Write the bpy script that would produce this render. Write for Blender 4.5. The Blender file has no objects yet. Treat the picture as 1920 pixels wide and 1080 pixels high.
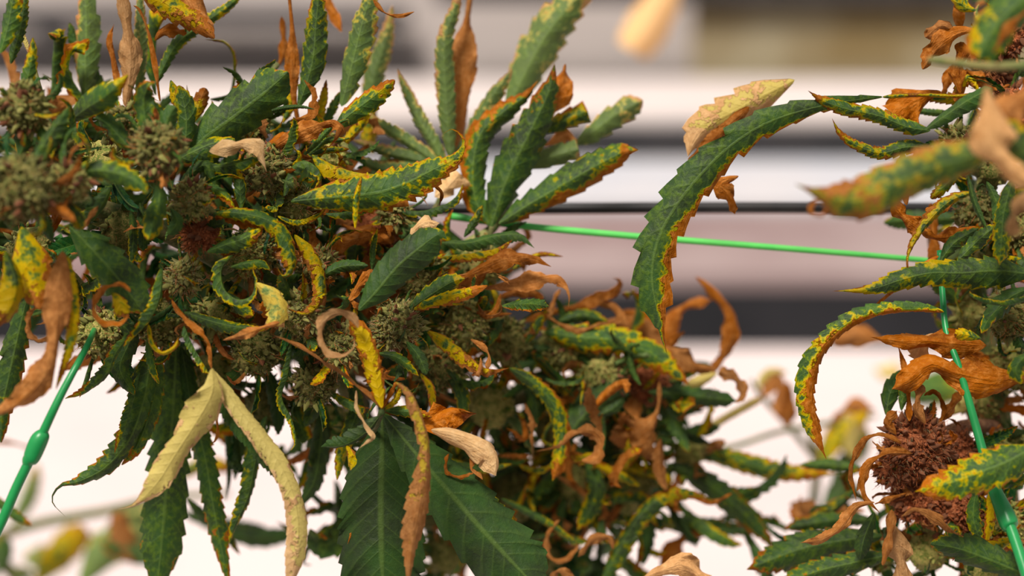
import bpy, math, random
import numpy as np
from mathutils import Vector, Matrix

random.seed(7)
RNG = np.random.default_rng(7)
SC = bpy.context.scene
COL = SC.collection

# ---------------------------------------------------------------- camera
FPX = 3120.0                       # focal length in pixels of the 1920 wide frame
FOCUS = 0.65
CAM_H = 1.5
PITCH = math.radians(12)
cam_d = bpy.data.cameras.new('camera')
cam = bpy.data.objects.new('camera', cam_d)
COL.objects.link(cam)
cam.location = (0, 0, CAM_H)
cam.rotation_euler = (math.radians(90) - PITCH, 0, 0)
cam_d.sensor_width = 36
cam_d.lens = FPX / 1920 * 36
cam_d.clip_start = 0.01
cam_d.dof.use_dof = True
cam_d.dof.focus_distance = FOCUS
cam_d.dof.aperture_fstop = 4.2
SC.camera = cam
CM = Matrix.Translation((0, 0, CAM_H)) @ Matrix.Rotation(math.radians(90) - PITCH, 4, 'X')
CMR = np.array(CM.to_3x3())
CMT = np.array(CM.translation)

# ---------------------------------------------------------------- light
SC.view_settings.view_transform = 'Standard'
SC.view_settings.look = 'None'
SC.view_settings.gamma = 1
SC.view_settings.exposure = 0.12
SC.cycles.use_denoising = True
SC.cycles.max_bounces = 6
SC.cycles.diffuse_bounces = 3
SC.cycles.transparent_max_bounces = 4
world = bpy.data.worlds.new('overcast_sky')
SC.world = world
world.use_nodes = True
bg = world.node_tree.nodes['Background']
bg.inputs[1].default_value = 0.56
_t = world.node_tree
_tc = _t.nodes.new('ShaderNodeTexCoord')
_sx = _t.nodes.new('ShaderNodeSeparateXYZ')
_rp = _t.nodes.new('ShaderNodeValToRGB')
_t.links.new(_tc.outputs['Generated'], _sx.inputs[0])
_mr = _t.nodes.new('ShaderNodeMapRange')
_mr.inputs[1].default_value = -0.25
_mr.inputs[2].default_value = 0.35
_t.links.new(_sx.outputs[2], _mr.inputs[0])
_t.links.new(_mr.outputs[0], _rp.inputs[0])
_rp.color_ramp.elements[0].color = (0.10, 0.09, 0.08, 1)        # ground beyond the greenhouse
_rp.color_ramp.elements[1].color = (1.0, 0.94, 0.90, 1)        # overcast sky through the greenhouse roof
_t.links.new(_rp.outputs[0], bg.inputs[0])
sun_d = bpy.data.lights.new('sun', 'SUN')
sun_d.energy = 4.9
sun_d.angle = math.radians(16)
sun_d.color = (1.0, 0.93, 0.84)
sun = bpy.data.objects.new('sun', sun_d)
COL.objects.link(sun)
sun.rotation_euler = (math.radians(32), math.radians(-18), 0)


def depth(dcm):
    if 3 < dcm: dcm += .35 * (min(dcm, 16) - 3)
    elif dcm < -3: dcm += .5 * (max(dcm, -12) + 3)
    return FOCUS + dcm / 100.0


def cpos(px, py, dcm=0.0):
    """camera-space point seen at a pixel, dcm centimetres behind the plane of focus"""
    d = depth(dcm)
    return np.array([(px - 960) / FPX * d, -(py - 540) / FPX * d, -d])


def P(px, py, dcm=0.0):
    return CMR @ cpos(px, py, dcm) + CMT


def pxm(dcm=0.0):
    return depth(dcm) / FPX


# ---------------------------------------------------------------- materials
class NT:
    def __init__(self, name):
        self.m = bpy.data.materials.new(name)
        self.m.use_nodes = True
        self.t = self.m.node_tree
        self.t.nodes.clear()

    def n(self, kind, **kw):
        nd = self.t.nodes.new(kind)
        for k, v in kw.items():
            setattr(nd, k, v)
        return nd

    def put(self, sock, v):
        if isinstance(v, bpy.types.NodeSocket):
            self.t.links.new(v, sock)
        elif v is not None:
            if sock.type == 'RGBA' and isinstance(v, (tuple, list)) and len(v) == 3:
                v = (*v, 1)
            sock.default_value = v

    def math(self, op, a, b=None, c=None, clamp=False):
        nd = self.n('ShaderNodeMath', operation=op, use_clamp=clamp)
        self.put(nd.inputs[0], a)
        if b is not None: self.put(nd.inputs[1], b)
        if c is not None: self.put(nd.inputs[2], c)
        return nd.outputs[0]

    def step(self, v, a, b):
        nd = self.n('ShaderNodeMapRange', interpolation_type='SMOOTHSTEP')
        self.put(nd.inputs[0], v)
        self.put(nd.inputs[1], a)
        self.put(nd.inputs[2], b)
        return nd.outputs[0]

    def mix(self, f, a, b):
        nd = self.n('ShaderNodeMix', data_type='RGBA')
        self.put(nd.inputs[0], f)
        self.put(nd.inputs[6], a)
        self.put(nd.inputs[7], b)
        return nd.outputs[2]

    def noise(self, vec, scale, detail=2.0, rough=0.5, dist=0.0):
        nd = self.n('ShaderNodeTexNoise')
        if vec is not None: self.put(nd.inputs['Vector'], vec)
        self.put(nd.inputs['Scale'], scale)
        self.put(nd.inputs['Detail'], detail)
        self.put(nd.inputs['Roughness'], rough)
        self.put(nd.inputs['Distortion'], dist)
        return nd.outputs[0]

    def attr(self, name, kind='GEOMETRY'):
        nd = self.n('ShaderNodeAttribute', attribute_name=name, attribute_type=kind)
        return nd.outputs['Fac']

    def ocoord(self):
        """object coordinates shifted by a random amount for each object"""
        tc = self.n('ShaderNodeTexCoord')
        oi = self.n('ShaderNodeObjectInfo')
        cb = self.n('ShaderNodeCombineXYZ')
        r = self.math('MULTIPLY', oi.outputs['Random'], 37.0)
        self.put(cb.inputs[0], r)
        self.put(cb.inputs[1], self.math('MULTIPLY', r, 0.37))
        add = self.n('ShaderNodeVectorMath', operation='ADD')
        self.put(add.inputs[0], tc.outputs['Object'])
        self.put(add.inputs[1], cb.outputs[0])
        return add.outputs[0], oi.outputs['Random']

    def finish(self, color, rough=0.6, spec=0.3, bump=None, bdist=0.001, bstr=0.5, transl=0.0, tcol=None, sheen=0.0):
        p = self.n('ShaderNodeBsdfPrincipled')
        self.put(p.inputs['Base Color'], color)
        self.put(p.inputs['Roughness'], rough)
        self.put(p.inputs['Specular IOR Level'], spec)
        if sheen:
            self.put(p.inputs['Sheen Weight'], sheen)
            self.put(p.inputs['Sheen Roughness'], 0.4)
        if bump is not None:
            b = self.n('ShaderNodeBump')
            self.put(b.inputs['Height'], bump)
            self.put(b.inputs['Strength'], bstr)
            self.put(b.inputs['Distance'], bdist)
            self.put(p.inputs['Normal'], b.outputs[0])
        out = self.n('ShaderNodeOutputMaterial')
        sh = p.outputs[0]
        if transl:
            t = self.n('ShaderNodeBsdfTranslucent')
            self.put(t.inputs[0], tcol if tcol is not None else color)
            mx = self.n('ShaderNodeMixShader')
            self.put(mx.inputs[0], transl)
            self.t.links.new(sh, mx.inputs[1])
            self.t.links.new(t.outputs[0], mx.inputs[2])
            sh = mx.outputs[0]
        self.t.links.new(sh, out.inputs[0])
        return self.m


def leaf_material():
    t = NT('leaf')
    vec, rnd = t.ocoord()
    uv = t.n('ShaderNodeUVMap', uv_map='leaf')
    sp = t.n('ShaderNodeSeparateXYZ')
    t.put(sp.inputs[0], uv.outputs[0])
    u = t.math('MULTIPLY_ADD', sp.outputs[0], 2.0, -1.0)
    s = sp.outputs[1]
    e = t.math('ABSOLUTE', u)
    dry = t.attr('dry', 'OBJECT')
    yel = t.attr('yel', 'OBJECT')
    pale = t.attr('pale', 'OBJECT')
    side = t.attr('side', 'OBJECT')
    base = t.attr('base', 'OBJECT')
    vt = t.attr('vt')
    n1 = t.noise(vec, 130, 3, 0.6, 0.4)
    n2 = t.noise(vec, 420, 3, 0.6, 0.3)
    n3 = t.noise(vec, 60, 2, 0.5)
    n4 = t.noise(vec, 2600, 2, 0.6)
    # interveinal wobble: distance from the side vein
    fr = t.math('FRACT', vt)
    vd = t.math('ABSOLUTE', t.math('SUBTRACT', fr, 0.5))       # 0.5 at a vein, 0 between
    veinline = t.math('MULTIPLY', t.step(vd, 0.40, 0.49), t.math('SUBTRACT', 1.0, t.math('MULTIPLY', e, 0.6)))
    mid = t.math('SUBTRACT', 1.0, t.step(e, 0.02, 0.09))
    vein = t.math('MAXIMUM', mid, t.math('MULTIPLY', veinline, 0.45))
    e2 = t.math('POWER', e, 2.0)
    s3 = t.math('POWER', s, 3.0)
    S = t.math('MULTIPLY', e2, 0.42)
    S = t.math('MULTIPLY_ADD', s3, 0.42, S)
    S = t.math('ADD', S, dry)
    S = t.math('MULTIPLY_ADD', t.math('MULTIPLY', side, u), 0.5, S)
    S = t.math('MULTIPLY_ADD', t.math('SUBTRACT', n1, 0.5), 1.25, S)
    S = t.math('MULTIPLY_ADD', t.math('SUBTRACT', n2, 0.5), 0.85, S)
    S = t.math('MULTIPLY_ADD', t.math('SUBTRACT', 0.5, vd), 0.16, S)
    S = t.math('MULTIPLY_ADD', t.math('MULTIPLY', base, t.math('SUBTRACT', 1.0, s)), 0.6, S)
    brown = t.step(S, 0.77, 0.88)
    ylo = t.math('SUBTRACT', 0.74, t.math('MULTIPLY', yel, 0.42))
    yhi = t.math('ADD', ylo, 0.16)
    yellow = t.step(S, ylo, yhi)
    g = t.mix(t.step(n3, 0.3, 0.7), (0.004, 0.026, 0.015), (0.016, 0.074, 0.020))
    g = t.mix(t.math('MULTIPLY', t.step(n2, 0.40, 0.70), t.math('MULTIPLY_ADD', t.step(dry, -0.5, 0.2), 0.65, 0.12)), g, (0.085, 0.160, 0.026))
    g = t.mix(t.math('MULTIPLY', vein, 0.45), g, (0.13, 0.22, 0.06))
    g = t.mix(t.math('MULTIPLY', pale, 0.75), g, (0.20, 0.27, 0.11))
    yc = t.mix(t.step(t.math('SUBTRACT', S, ylo), 0.02, 0.30), (0.10, 0.185, 0.014), (0.50, 0.34, 0.035))
    br = t.mix(t.step(n3, 0.35, 0.65), (0.20, 0.040, 0.008), (0.36, 0.100, 0.026))
    br = t.mix(t.step(n2, 0.35, 0.8), br, (0.50, 0.20, 0.075))
    br = t.mix(t.math('MULTIPLY', t.step(n1, 0.55, 0.75), 0.45), br, (0.08, 0.022, 0.010))
    palec = t.mix(n2, (0.60, 0.34, 0.16), (0.86, 0.64, 0.40))
    palec = t.mix(t.math('MULTIPLY', t.step(n1, 0.5, 0.7), 0.4), palec, (0.45, 0.22, 0.12))
    br = t.mix(pale, br, palec)
    yc = t.mix(t.math('MULTIPLY', pale, 0.75), yc, (0.60, 0.53, 0.26))
    c = t.mix(yellow, g, yc)
    c = t.mix(brown, c, br)
    geo = t.n('ShaderNodeNewGeometry')
    c = t.mix(t.math('MULTIPLY', geo.outputs['Backfacing'], 0.10), c, (0.30, 0.28, 0.10))
    c = t.mix(t.math('MULTIPLY', t.step(n4, 0.56, 0.78), 0.07), c, (0.50, 0.48, 0.32))
    rr = t.math('MULTIPLY_ADD', rnd, 0.55, 0.72)
    hs = t.n('ShaderNodeHueSaturation')
    t.put(hs.inputs['Value'], rr)
    t.put(hs.inputs['Saturation'], 1.13)
    t.put(hs.inputs['Color'], c)
    c = hs.outputs[0]
    h = t.math('MULTIPLY_ADD', n4, 0.18, t.math('MULTIPLY', vein, -0.35))
    h = t.math('MULTIPLY_ADD', n2, 1.0, h)
    wr = t.n('ShaderNodeCombineXYZ')
    t.put(wr.inputs[0], t.math('MULTIPLY', u, 5.0))
    t.put(wr.inputs[1], t.math('MULTIPLY', s, 7.0))
    t.put(wr.inputs[2], t.math('MULTIPLY', rnd, 90.0))
    n5 = t.noise(wr.outputs[0], 1.0, 3, 0.6)
    h = t.math('MULTIPLY_ADD', t.math('MULTIPLY', brown, n5), 2.4, h)
    h = t.math('MULTIPLY_ADD', t.math('MULTIPLY', t.math('MULTIPLY', vd, vd), t.math('SUBTRACT', 1.0, brown)), -0.9, h)
    rough = t.math('MULTIPLY_ADD', brown, 0.15, 0.50)
    return t.finish(c, rough, 0.16, h, 0.0007, 0.7, 0.28, c)


def bud_material(name, a, b, c2, sc=500):
    t = NT(name)
    vec, rnd = t.ocoord()
    n = t.noise(vec, sc, 3, 0.6)
    n2 = t.noise(vec, sc * 4, 2, 0.6)
    c = t.mix(t.step(n, 0.35, 0.65), a, b)
    c = t.mix(t.math('MULTIPLY', t.step(n2, 0.5, 0.7), 0.6), c, c2)
    hs = t.n('ShaderNodeHueSaturation')
    t.put(hs.inputs['Value'], t.math('MULTIPLY_ADD', rnd, 0.8, 0.6))
    t.put(hs.inputs['Color'], c)
    return t.finish(hs.outputs[0], 0.7, 0.15, n2, 0.0006, 0.8, 0.12, None, 0.06)


def plain(name, a, b=None, scale=40, rough=0.6, spec=0.3, bd=0.0005, transl=0.0, detail=3):
    t = NT(name)
    tc = t.n('ShaderNodeTexCoord')
    n = t.noise(tc.outputs['Object'], scale, detail, 0.6)
    c = t.mix(t.step(n, 0.3, 0.7), a, b or a)
    return t.finish(c, rough, spec, n, bd, 0.5, transl)


M_LEAF = leaf_material()
M_CALYX = bud_material('calyx_green', (0.17, 0.22, 0.035), (0.46, 0.40, 0.12), (0.74, 0.56, 0.25))
M_CALYXB = bud_material('calyx_rust', (0.26, 0.075, 0.028), (0.34, 0.13, 0.055), (0.46, 0.26, 0.14))
M_CORE = bud_material('bud_core', (0.10, 0.135, 0.022), (0.30, 0.27, 0.075), (0.56, 0.34, 0.12), 380)
M_COREB = bud_material('rusty_bud_core', (0.15, 0.038, 0.012), (0.34, 0.095, 0.032), (0.54, 0.22, 0.10), 380)
M_HAIR = bud_material('pistil_rust', (0.40, 0.085, 0.020), (0.48, 0.16, 0.05), (0.56, 0.28, 0.12), 300)
M_FUZZ = bud_material('trichome', (0.52, 0.45, 0.22), (0.62, 0.53, 0.28), (0.78, 0.66, 0.40), 300)
M_STEM = bud_material('stem', (0.10, 0.15, 0.045), (0.22, 0.20, 0.07), (0.30, 0.22, 0.11), 120)
M_BSTEM = bud_material('brown_stem', (0.16, 0.065, 0.03), (0.28, 0.13, 0.06), (0.36, 0.2, 0.1), 150)


# ---------------------------------------------------------------- helpers
def tag(o, label=None, cat=None, group=None, kind=None):
    if label: o['label'] = label
    if cat: o['category'] = cat
    if group: o['group'] = group
    if kind: o['kind'] = kind
    return o


def empty(name, loc):
    o = bpy.data.objects.new(name, None)
    o.empty_display_size = 0.02
    COL.objects.link(o)
    o.location = Vector(loc)
    return o


def wloc(o):
    """world location of an object of this script (no rotated or scaled parents are used)"""
    v = Vector(o.location)
    while o.parent:
        o = o.parent
        v += o.location
    return v


def link(name, me, parent=None, at=None, rot=None, scale=1.0):
    o = bpy.data.objects.new(name, me)
    COL.objects.link(o)
    if parent is not None:
        o.parent = parent
        o.location = Vector(at) - wloc(parent) if at is not None else (0, 0, 0)
    elif at is not None:
        o.location = Vector(at)
    if rot is not None:
        o.rotation_mode = 'QUATERNION'
        o.rotation_quaternion = rot
    o.scale = (scale, scale, scale)
    return o


def mesh_from(name, V, F, mat, smooth=True):
    me = bpy.data.meshes.new(name)
    me.from_pydata([tuple(v) for v in V], [], [tuple(f) for f in F])
    me.materials.append(mat)
    if smooth:
        me.shade_smooth()
    return me


def resample(pts, n):
    """Catmull-Rom through the control points, resampled by arc length"""
    pts = np.array(pts, float)
    k = len(pts)
    if k == 2:
        pts = np.array([pts[0], (pts[0] + pts[1]) / 2, pts[1]])
        k = 3
    ext = np.vstack([2 * pts[0] - pts[1], pts, 2 * pts[-1] - pts[-2]])
    out = []
    m = 24
    for i in range(k - 1):
        p0, p1, p2, p3 = ext[i:i + 4]
        tt = np.linspace(0, 1, m, endpoint=False)[:, None]
        out.append(0.5 * (2 * p1 + (p2 - p0) * tt + (2 * p0 - 5 * p1 + 4 * p2 - p3) * tt ** 2 + (3 * p1 - p0 - 3 * p2 + p3) * tt ** 3))
    out = np.vstack(out + [pts[-1:]])
    g = np.concatenate([[0], np.cumsum(np.linalg.norm(np.diff(out[:, :3], axis=0), axis=1))])
    q = np.linspace(0, g[-1], n)
    return np.stack([np.interp(q, g, out[:, j]) for j in range(out.shape[1])], 1), g[-1]


NCOL = np.array([-1, -.78, -.5, -.22, 0, .22, .5, .78, 1.0])


def leaf_mesh(name, pts, wid, roll=(0, 0), view=None, fold=0.35, curl=0.3, teeth=None, tooth=0.24,
              prof='lance', ruffle=0.12, crumple=0.0, seed=0, slant=0.85, bend=(1, 1)):
    """One serrated blade. pts: control points, wid: full width in metres at the widest place (a number or one per
    control point), roll: degrees about the spine, fold: V angle at the midrib, curl: extra angle towards the edges."""
    rg = np.random.default_rng(seed)
    pts = np.array(pts, float)
    k = len(pts)
    w = np.full(k, wid) if np.isscalar(wid) else np.interp(np.linspace(0, 1, k), np.linspace(0, 1, len(wid)), wid)
    r = np.interp(np.linspace(0, 1, k), np.linspace(0, 1, len(roll)), roll)
    M = 160
    A, L = resample(np.column_stack([pts, w, r]), M)
    C, W, R = A[:, :3], A[:, 3], np.radians(A[:, 4])
    T = np.gradient(C, axis=0)
    T /= np.linalg.norm(T, axis=1)[:, None] + 1e-12
    if view is None:
        V = C / np.linalg.norm(C, axis=1)[:, None]          # camera space: away from the eye
    else:
        V = np.tile(np.array(view, float), (M, 1))
    X = np.cross(T, V)
    nn = np.linalg.norm(X, axis=1)
    last = None
    for i in range(M):                                       # keep the frame steady where the blade points at the eye
        if nn[i] < 0.25 and last is not None:
            x = last - T[i] * np.dot(last, T[i])
            X[i] = x / (np.linalg.norm(x) + 1e-9)
        else:
            X[i] = X[i] / (nn[i] + 1e-9)
        last = X[i]
    N = np.cross(X, T)
    cr, sr = np.cos(R)[:, None], np.sin(R)[:, None]
    X, N = X * cr + N * sr, -X * sr + N * cr
    if teeth is None:
        teeth = int(max(5, min(26, L / (max(W) * 0.34 + 1e-6))))
    brk = np.concatenate([[0], np.cumsum(rg.uniform(.7, 1.3, teeth))])
    brk /= brk[-1]
    rows, ph, ti = [0.0], [0.0], [0]
    for q in range(teeth):
        for f in (.03, .5, .93):
            rows.append(brk[q] + f * (brk[q + 1] - brk[q])); ph.append(f); ti.append(q)
    S = np.array(rows + [1.0])
    ph = np.array(ph + [0.0])
    ti = np.array(ti + [teeth - 1])
    if prof == 'lance':
        pr = (S + 0.03) ** 0.55 * (1 - S + 0.004) ** 0.85
        pr = pr / pr.max()
    elif prof == 'tip':
        pr = np.minimum(1, (S + .02) / 0.10) ** 0.6 * np.minimum(1, (1 - S + .003) / 0.30) ** 0.75
    else:
        pr = np.minimum(1, (S + .02) / 0.08) ** 0.6 * np.minimum(1, (1 - S + .003) / 0.18) ** 0.8
    jit = rg.uniform(.45, 1.35, (2, teeth + 1))
    p1, p2, p3 = rg.uniform(0, 6.28, 3)
    nc = len(NCOL)
    verts, uvs, vts = [], [], []
    Wq = lambda s: np.interp(s, np.linspace(0, 1, M), W)
    for i, s in enumerate(S):
        h0 = Wq(s) * pr[i] / 2 * (1 + crumple * (.16 * math.sin(s * 8 + p3) + .12 * math.sin(s * 21 + p1)))
        cf = crumple * .55 * (math.sin(s * 7 + p2) + .6 * math.sin(s * 17 + p3))
        cc = crumple * .9 * math.sin(s * 11 + p1)
        for j, u in enumerate(NCOL):
            a = abs(u)
            sd = 0 if u < 0 else 1
            edge = max(0, (a - .4) / .6)
            tf = tooth * (1 - ph[i]) * jit[sd, ti[i]] * edge
            h = h0 * (a - tf)
            ss = min(1.0, s + slant * h0 * a / L)
            x = ss * (M - 1)
            i0 = min(int(x), M - 2)
            f = x - i0
            c = C[i0] * (1 - f) + C[i0 + 1] * f
            Xd = X[i0] * (1 - f) + X[i0 + 1] * f
            Nd = N[i0] * (1 - f) + N[i0 + 1] * f
            th = (fold + cf + (curl + cc) * a * 1.3) * bend[sd]
            lat = math.cos(th) * h
            up = math.sin(th) * h
            ruf = ruffle * h0 * a * a * (math.sin(s * 19 + p1 + (2 if sd else 0)) + .6 * math.sin(s * 43 + p2 + sd)) \
                + 0.05 * h0 * a * math.sin(ph[i] * math.pi)
            verts.append(c + Xd * lat * (1 if u > 0 else -1) + Nd * (up + ruf))
            uvs.append(((u + 1) / 2, s))
            vts.append(ti[i] + ph[i])
    verts = np.array(verts)
    faces = []
    for i in range(len(S) - 1):
        for j in range(nc - 1):
            a = i * nc + j
            faces.append((a, a + 1, a + nc + 1, a + nc))
    return verts, faces, uvs, vts, L


def finish_leaf(name, V, F, UV, VT):
    me = bpy.data.meshes.new(name)
    me.from_pydata(V.tolist(), [], F)
    me.materials.append(M_LEAF)
    uvl = me.uv_layers.new(name='leaf')
    li = np.empty(len(me.loops), dtype=np.int32)
    me.loops.foreach_get('vertex_index', li)
    uvl.data.foreach_set('uv', np.array(UV, dtype=np.float32)[li].ravel())
    at = me.attributes.new('vt', 'FLOAT', 'POINT')
    at.data.foreach_set('value', np.array(VT, dtype=np.float32))
    me.shade_smooth()
    return me


# look of a blade: dry, yel, pale, side, base
LOOK = dict(
    G=(.02, .30, 0, 0, 0), GG=(-.22, .2, 0, 0, 0), GY=(.20, .62, 0, 0, 0), GB=(.34, .18, 0, 0, 0), GYB=(.42, .48, 0, 0, 0),
    Y=(.40, 1.0, 0, 0, 0), YB=(.54, .8, .05, 0, 0), B=(1.4, .3, .05, 0, 0), BT=(1.2, .4, .18, 0, 0), T=(1.4, .5, .95, 0, 0),
    LG=(.34, .35, .55, 0, 0), P=(.42, 2.0, .85, 0, 0), R=(1.4, 0, 0, 0, 0), PB=(1.3, .6, .55, 0, 0))


def setlook(o, look, side=0.0, base=0.0):
    d, y, p, sd, b = LOOK[look] if isinstance(look, str) else look
    o['dry'] = float(d); o['yel'] = float(y); o['pale'] = float(p)
    o['side'] = float(sd + side); o['base'] = float(b + base)


NSEED = [100]


def leaf(parent, pts, w, look='G', d=None, roll=(0, 0), name='leaf', side=0.0, base=0.0, label=None, **kw):
    """A traced blade: pts are (px, py[, cm behind focus]); w in pixels of the photograph."""
    NSEED[0] += 1
    pp = []
    for q in pts:
        dc = q[2] if len(q) > 2 else 0
        pp.append(cpos(q[0], q[1], dc + (d or 0)))
    ws = [w] if np.isscalar(w) else list(w)
    dm = np.mean([(q[2] if len(q) > 2 else 0) for q in pts]) + (d or 0)
    ws = [x * 1.16 * pxm(dm) for x in ws]
    if (LOOK[look][0] if isinstance(look, str) else look[0]) > .9:
        kw.setdefault('tooth', .11)
        kw.setdefault('ruffle', .30)
        kw.setdefault('crumple', 0.32)
    V, F, UV, VT, L = leaf_mesh(name, pp, ws if len(ws) > 1 else ws[0], roll=roll, seed=NSEED[0], **kw)
    V = V @ CMR.T + CMT
    org = CMR @ pp[0] + CMT
    me = finish_leaf(name, V - org, F, UV, VT)
    o = link(name, me, parent, org)
    setlook(o, look, side, base)
    if label: o['label'] = label
    return o


def tube_mesh(name, pts, rad, mat, sides=8, bumpy=0.0, seed=1):
    """pts world space; rad a number or one per control point"""
    pts = np.array(pts, float)
    k = len(pts)
    r = np.full(k, rad) if np.isscalar(rad) else np.array(rad, float)
    A, L = resample(np.column_stack([pts, r]), max(12, k * 8))
    C, R = A[:, :3], A[:, 3]
    T = np.gradient(C, axis=0)
    T /= np.linalg.norm(T, axis=1)[:, None]
    x = np.cross(T[0], (0.3, 0.5, 0.8)); x /= np.linalg.norm(x)
    V, F = [], []
    rg = np.random.default_rng(seed)
    for i in range(len(C)):
        x = x - T[i] * np.dot(x, T[i]); x /= np.linalg.norm(x)
        y = np.cross(T[i], x)
        for j in range(sides):
            a = 2 * math.pi * j / sides
            rr = R[i] * (1 + bumpy * rg.uniform(-1, 1))
            V.append(C[i] + (x * math.cos(a) + y * math.sin(a)) * rr)
    for i in range(len(C) - 1):
        for j in range(sides):
            a, b = i * sides + j, i * sides + (j + 1) % sides
            F.append((a, b, b + sides, a + sides))
    F.append(tuple(range(sides))[::-1])
    F.append(tuple(range((len(C) - 1) * sides, len(C) * sides)))
    return V, F


def tube(parent, name, pts, rad, mat, world=False, sides=8, bumpy=0.0):
    """pts in pixels (px, py, cm); rad in pixels"""
    if world:
        W, R = [np.array(p) for p in pts], rad
    else:
        W = [P(*p) for p in pts]
        rr = [rad] * len(pts) if np.isscalar(rad) else rad
        R = [a * pxm(p[2] if len(p) > 2 else 0) for a, p in zip(rr, pts)]
    V, F = tube_mesh(name, W, R, mat, sides, bumpy)
    org = W[0]
    me = mesh_from(name, np.array(V) - org, F, mat)
    return link(name, me, parent, org)


# ---------------------------------------------------------------- shared filler blades
def variant(kind, seed):
    rg = random.Random(seed)
    L = rg.uniform(.024, .036)
    thin = seed % 5 < 2
    w = L * (rg.uniform(.09, .16) if thin else rg.uniform(.19, .30))
    n = 6
    cv = rg.uniform(.8, 2.6) if thin else rg.uniform(.2, 1.5)
    pts = []
    ang = 0
    p = np.zeros(3)
    sidew = rg.uniform(-.35, .35)
    tipc = rg.uniform(0, 2.2) if kind != 'straight' else 0.2
    for i in range(n):
        pts.append(p.copy())
        f = i / (n - 1)
        ang += cv / n + (tipc / n * 1.6 if f > .5 else 0)
        p = p + L / n * np.array([math.sin(sidew * f * 2), math.cos(ang) * math.cos(sidew * f), math.sin(ang)])
    tw = rg.uniform(-50, 50)
    V, F, UV, VT, _ = leaf_mesh('v', pts, w, roll=(0, tw), view=(0, 0, -1), fold=rg.uniform(.15, .8), curl=rg.uniform(-.4, .9),
                                teeth=rg.randint(8, 12), prof='lance', ruffle=rg.uniform(.05, .25), seed=seed,
                                bend=(rg.uniform(.6, 1.3), rg.uniform(.6, 1.3)))
    m = finish_leaf('leaf_blade', V, F, UV, VT)
    m['uvs'] = [list(map(float, q)) for q in UV]
    return m


VARS = [variant('a', 1000 + i) for i in range(36)]


def calyx_mesh(seed, mat):
    rg = np.random.default_rng(seed)
    V, F = [], []
    nr, ns = 6, 7
    bx, by = rg.uniform(-.25, .25, 2)
    for i in range(nr + 1):
        f = i / nr
        r = math.sin(math.pi * min(1, f ** .7)) ** .8 * .5 * (1 - .35 * f) if 0 < i < nr else 0.01
        z = f * 1.7 - .3
        for j in range(ns):
            a = 2 * math.pi * j / ns
            rr = r * (1 + .18 * rg.uniform(-1, 1))
            V.append((rr * math.cos(a) + bx * f * f, rr * math.sin(a) * .8 + by * f * f, z))
    for i in range(nr):
        for j in range(ns):
            a, b = i * ns + j, i * ns + (j + 1) % ns
            F.append((a, b, b + ns, a + ns))
    return mesh_from('calyx', V, F, mat)


CALG = [calyx_mesh(i, M_CALYX) for i in range(6)]
CALB = [calyx_mesh(20 + i, M_CALYXB) for i in range(6)]


def hairs(parent, name, centre, axes, n, ln, rad, mat, seed, spread=1.0):
    """wispy hairs standing out of a bud, one object nobody could count"""
    rg = np.random.default_rng(seed)
    V, F = [], []
    for k in range(n):
        dv = rg.normal(size=3); dv /= np.linalg.norm(dv)
        if np.dot(dv, VIEW) > .35:
            dv -= 2 * VIEW * np.dot(dv, VIEW)
        p = dv * axes * rg.uniform(.75, 1.05)
        d = dv * spread + rg.normal(size=3) * .6
        d /= np.linalg.norm(d)
        b = rg.normal(size=3) * .45
        seg = 5
        l = ln * rg.uniform(.5, 1.3)
        s0 = len(V)
        for i in range(seg + 1):
            x = np.cross(d, (0.21, .4, .89)); x /= np.linalg.norm(x)
            y = np.cross(d, x)
            r = rad * (1 - .75 * i / seg)
            for a in (0, 2.094, 4.189):
                V.append(p + (x * math.cos(a) + y * math.sin(a)) * r)
            p = p + d * l / seg
            d = d + b * .5
            d /= np.linalg.norm(d)
        for i in range(seg):
            for j in range(3):
                a, c = s0 + i * 3 + j, s0 + i * 3 + (j + 1) % 3
                F.append((a, c, c + 3, a + 3))
    me = mesh_from(name, V, F, mat)
    o = link(name, me, parent, centre)
    o['kind'] = 'stuff'
    return o


VIEW = CMR @ np.array([0, 0, -1.0])       # away from the eye
UP = CMR @ np.array([0, 1.0, 0])
RIGHT = CMR @ np.array([1.0, 0, 0])


def core_mesh(axes, seed):
    rg = np.random.default_rng(seed)
    V, F = [], []
    nr, ns = 9, 12
    for i in range(nr + 1):
        f = math.pi * i / nr
        for j in range(ns):
            a = 2 * math.pi * j / ns
            k = 1 + .14 * rg.uniform(-1, 1) if 0 < i < nr else 1
            V.append((axes[0] * math.sin(f) * math.cos(a) * k, axes[1] * math.sin(f) * math.sin(a) * k, axes[2] * math.cos(f) * k))
    for i in range(nr):
        for j in range(ns):
            a, b = i * ns + j, i * ns + (j + 1) % ns
            F.append((a, b, b + ns, a + ns))
    return V, F


def frame_quat(d, nrm):
    """rotation taking the blade's +Y to d and its face +Z towards nrm"""
    y = Vector(d).normalized()
    z = Vector(nrm) - y * y.dot(Vector(nrm))
    if z.length < 1e-4: z = y.orthogonal()
    z.normalize()
    x = y.cross(z)
    return Matrix((x, y, z)).transposed().to_quaternion()


MIXES = {
    'green': (['G', 'GG', 'GY', 'GG', 'GY', 'GYB', 'GB', 'BT'], None),
    'mixed': (['G', 'GG', 'GY', 'GYB', 'GB', 'B', 'Y', 'BT', 'LG'], None),
    'dry': (['B', 'GYB', 'B', 'BT', 'GB', 'G', 'YB'], None),
    'rust': (['R', 'B', 'B', 'BT', 'GB'], None),
    'yellow': (['GY', 'Y', 'GY', 'YB', 'G', 'GYB'], None)}


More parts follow.
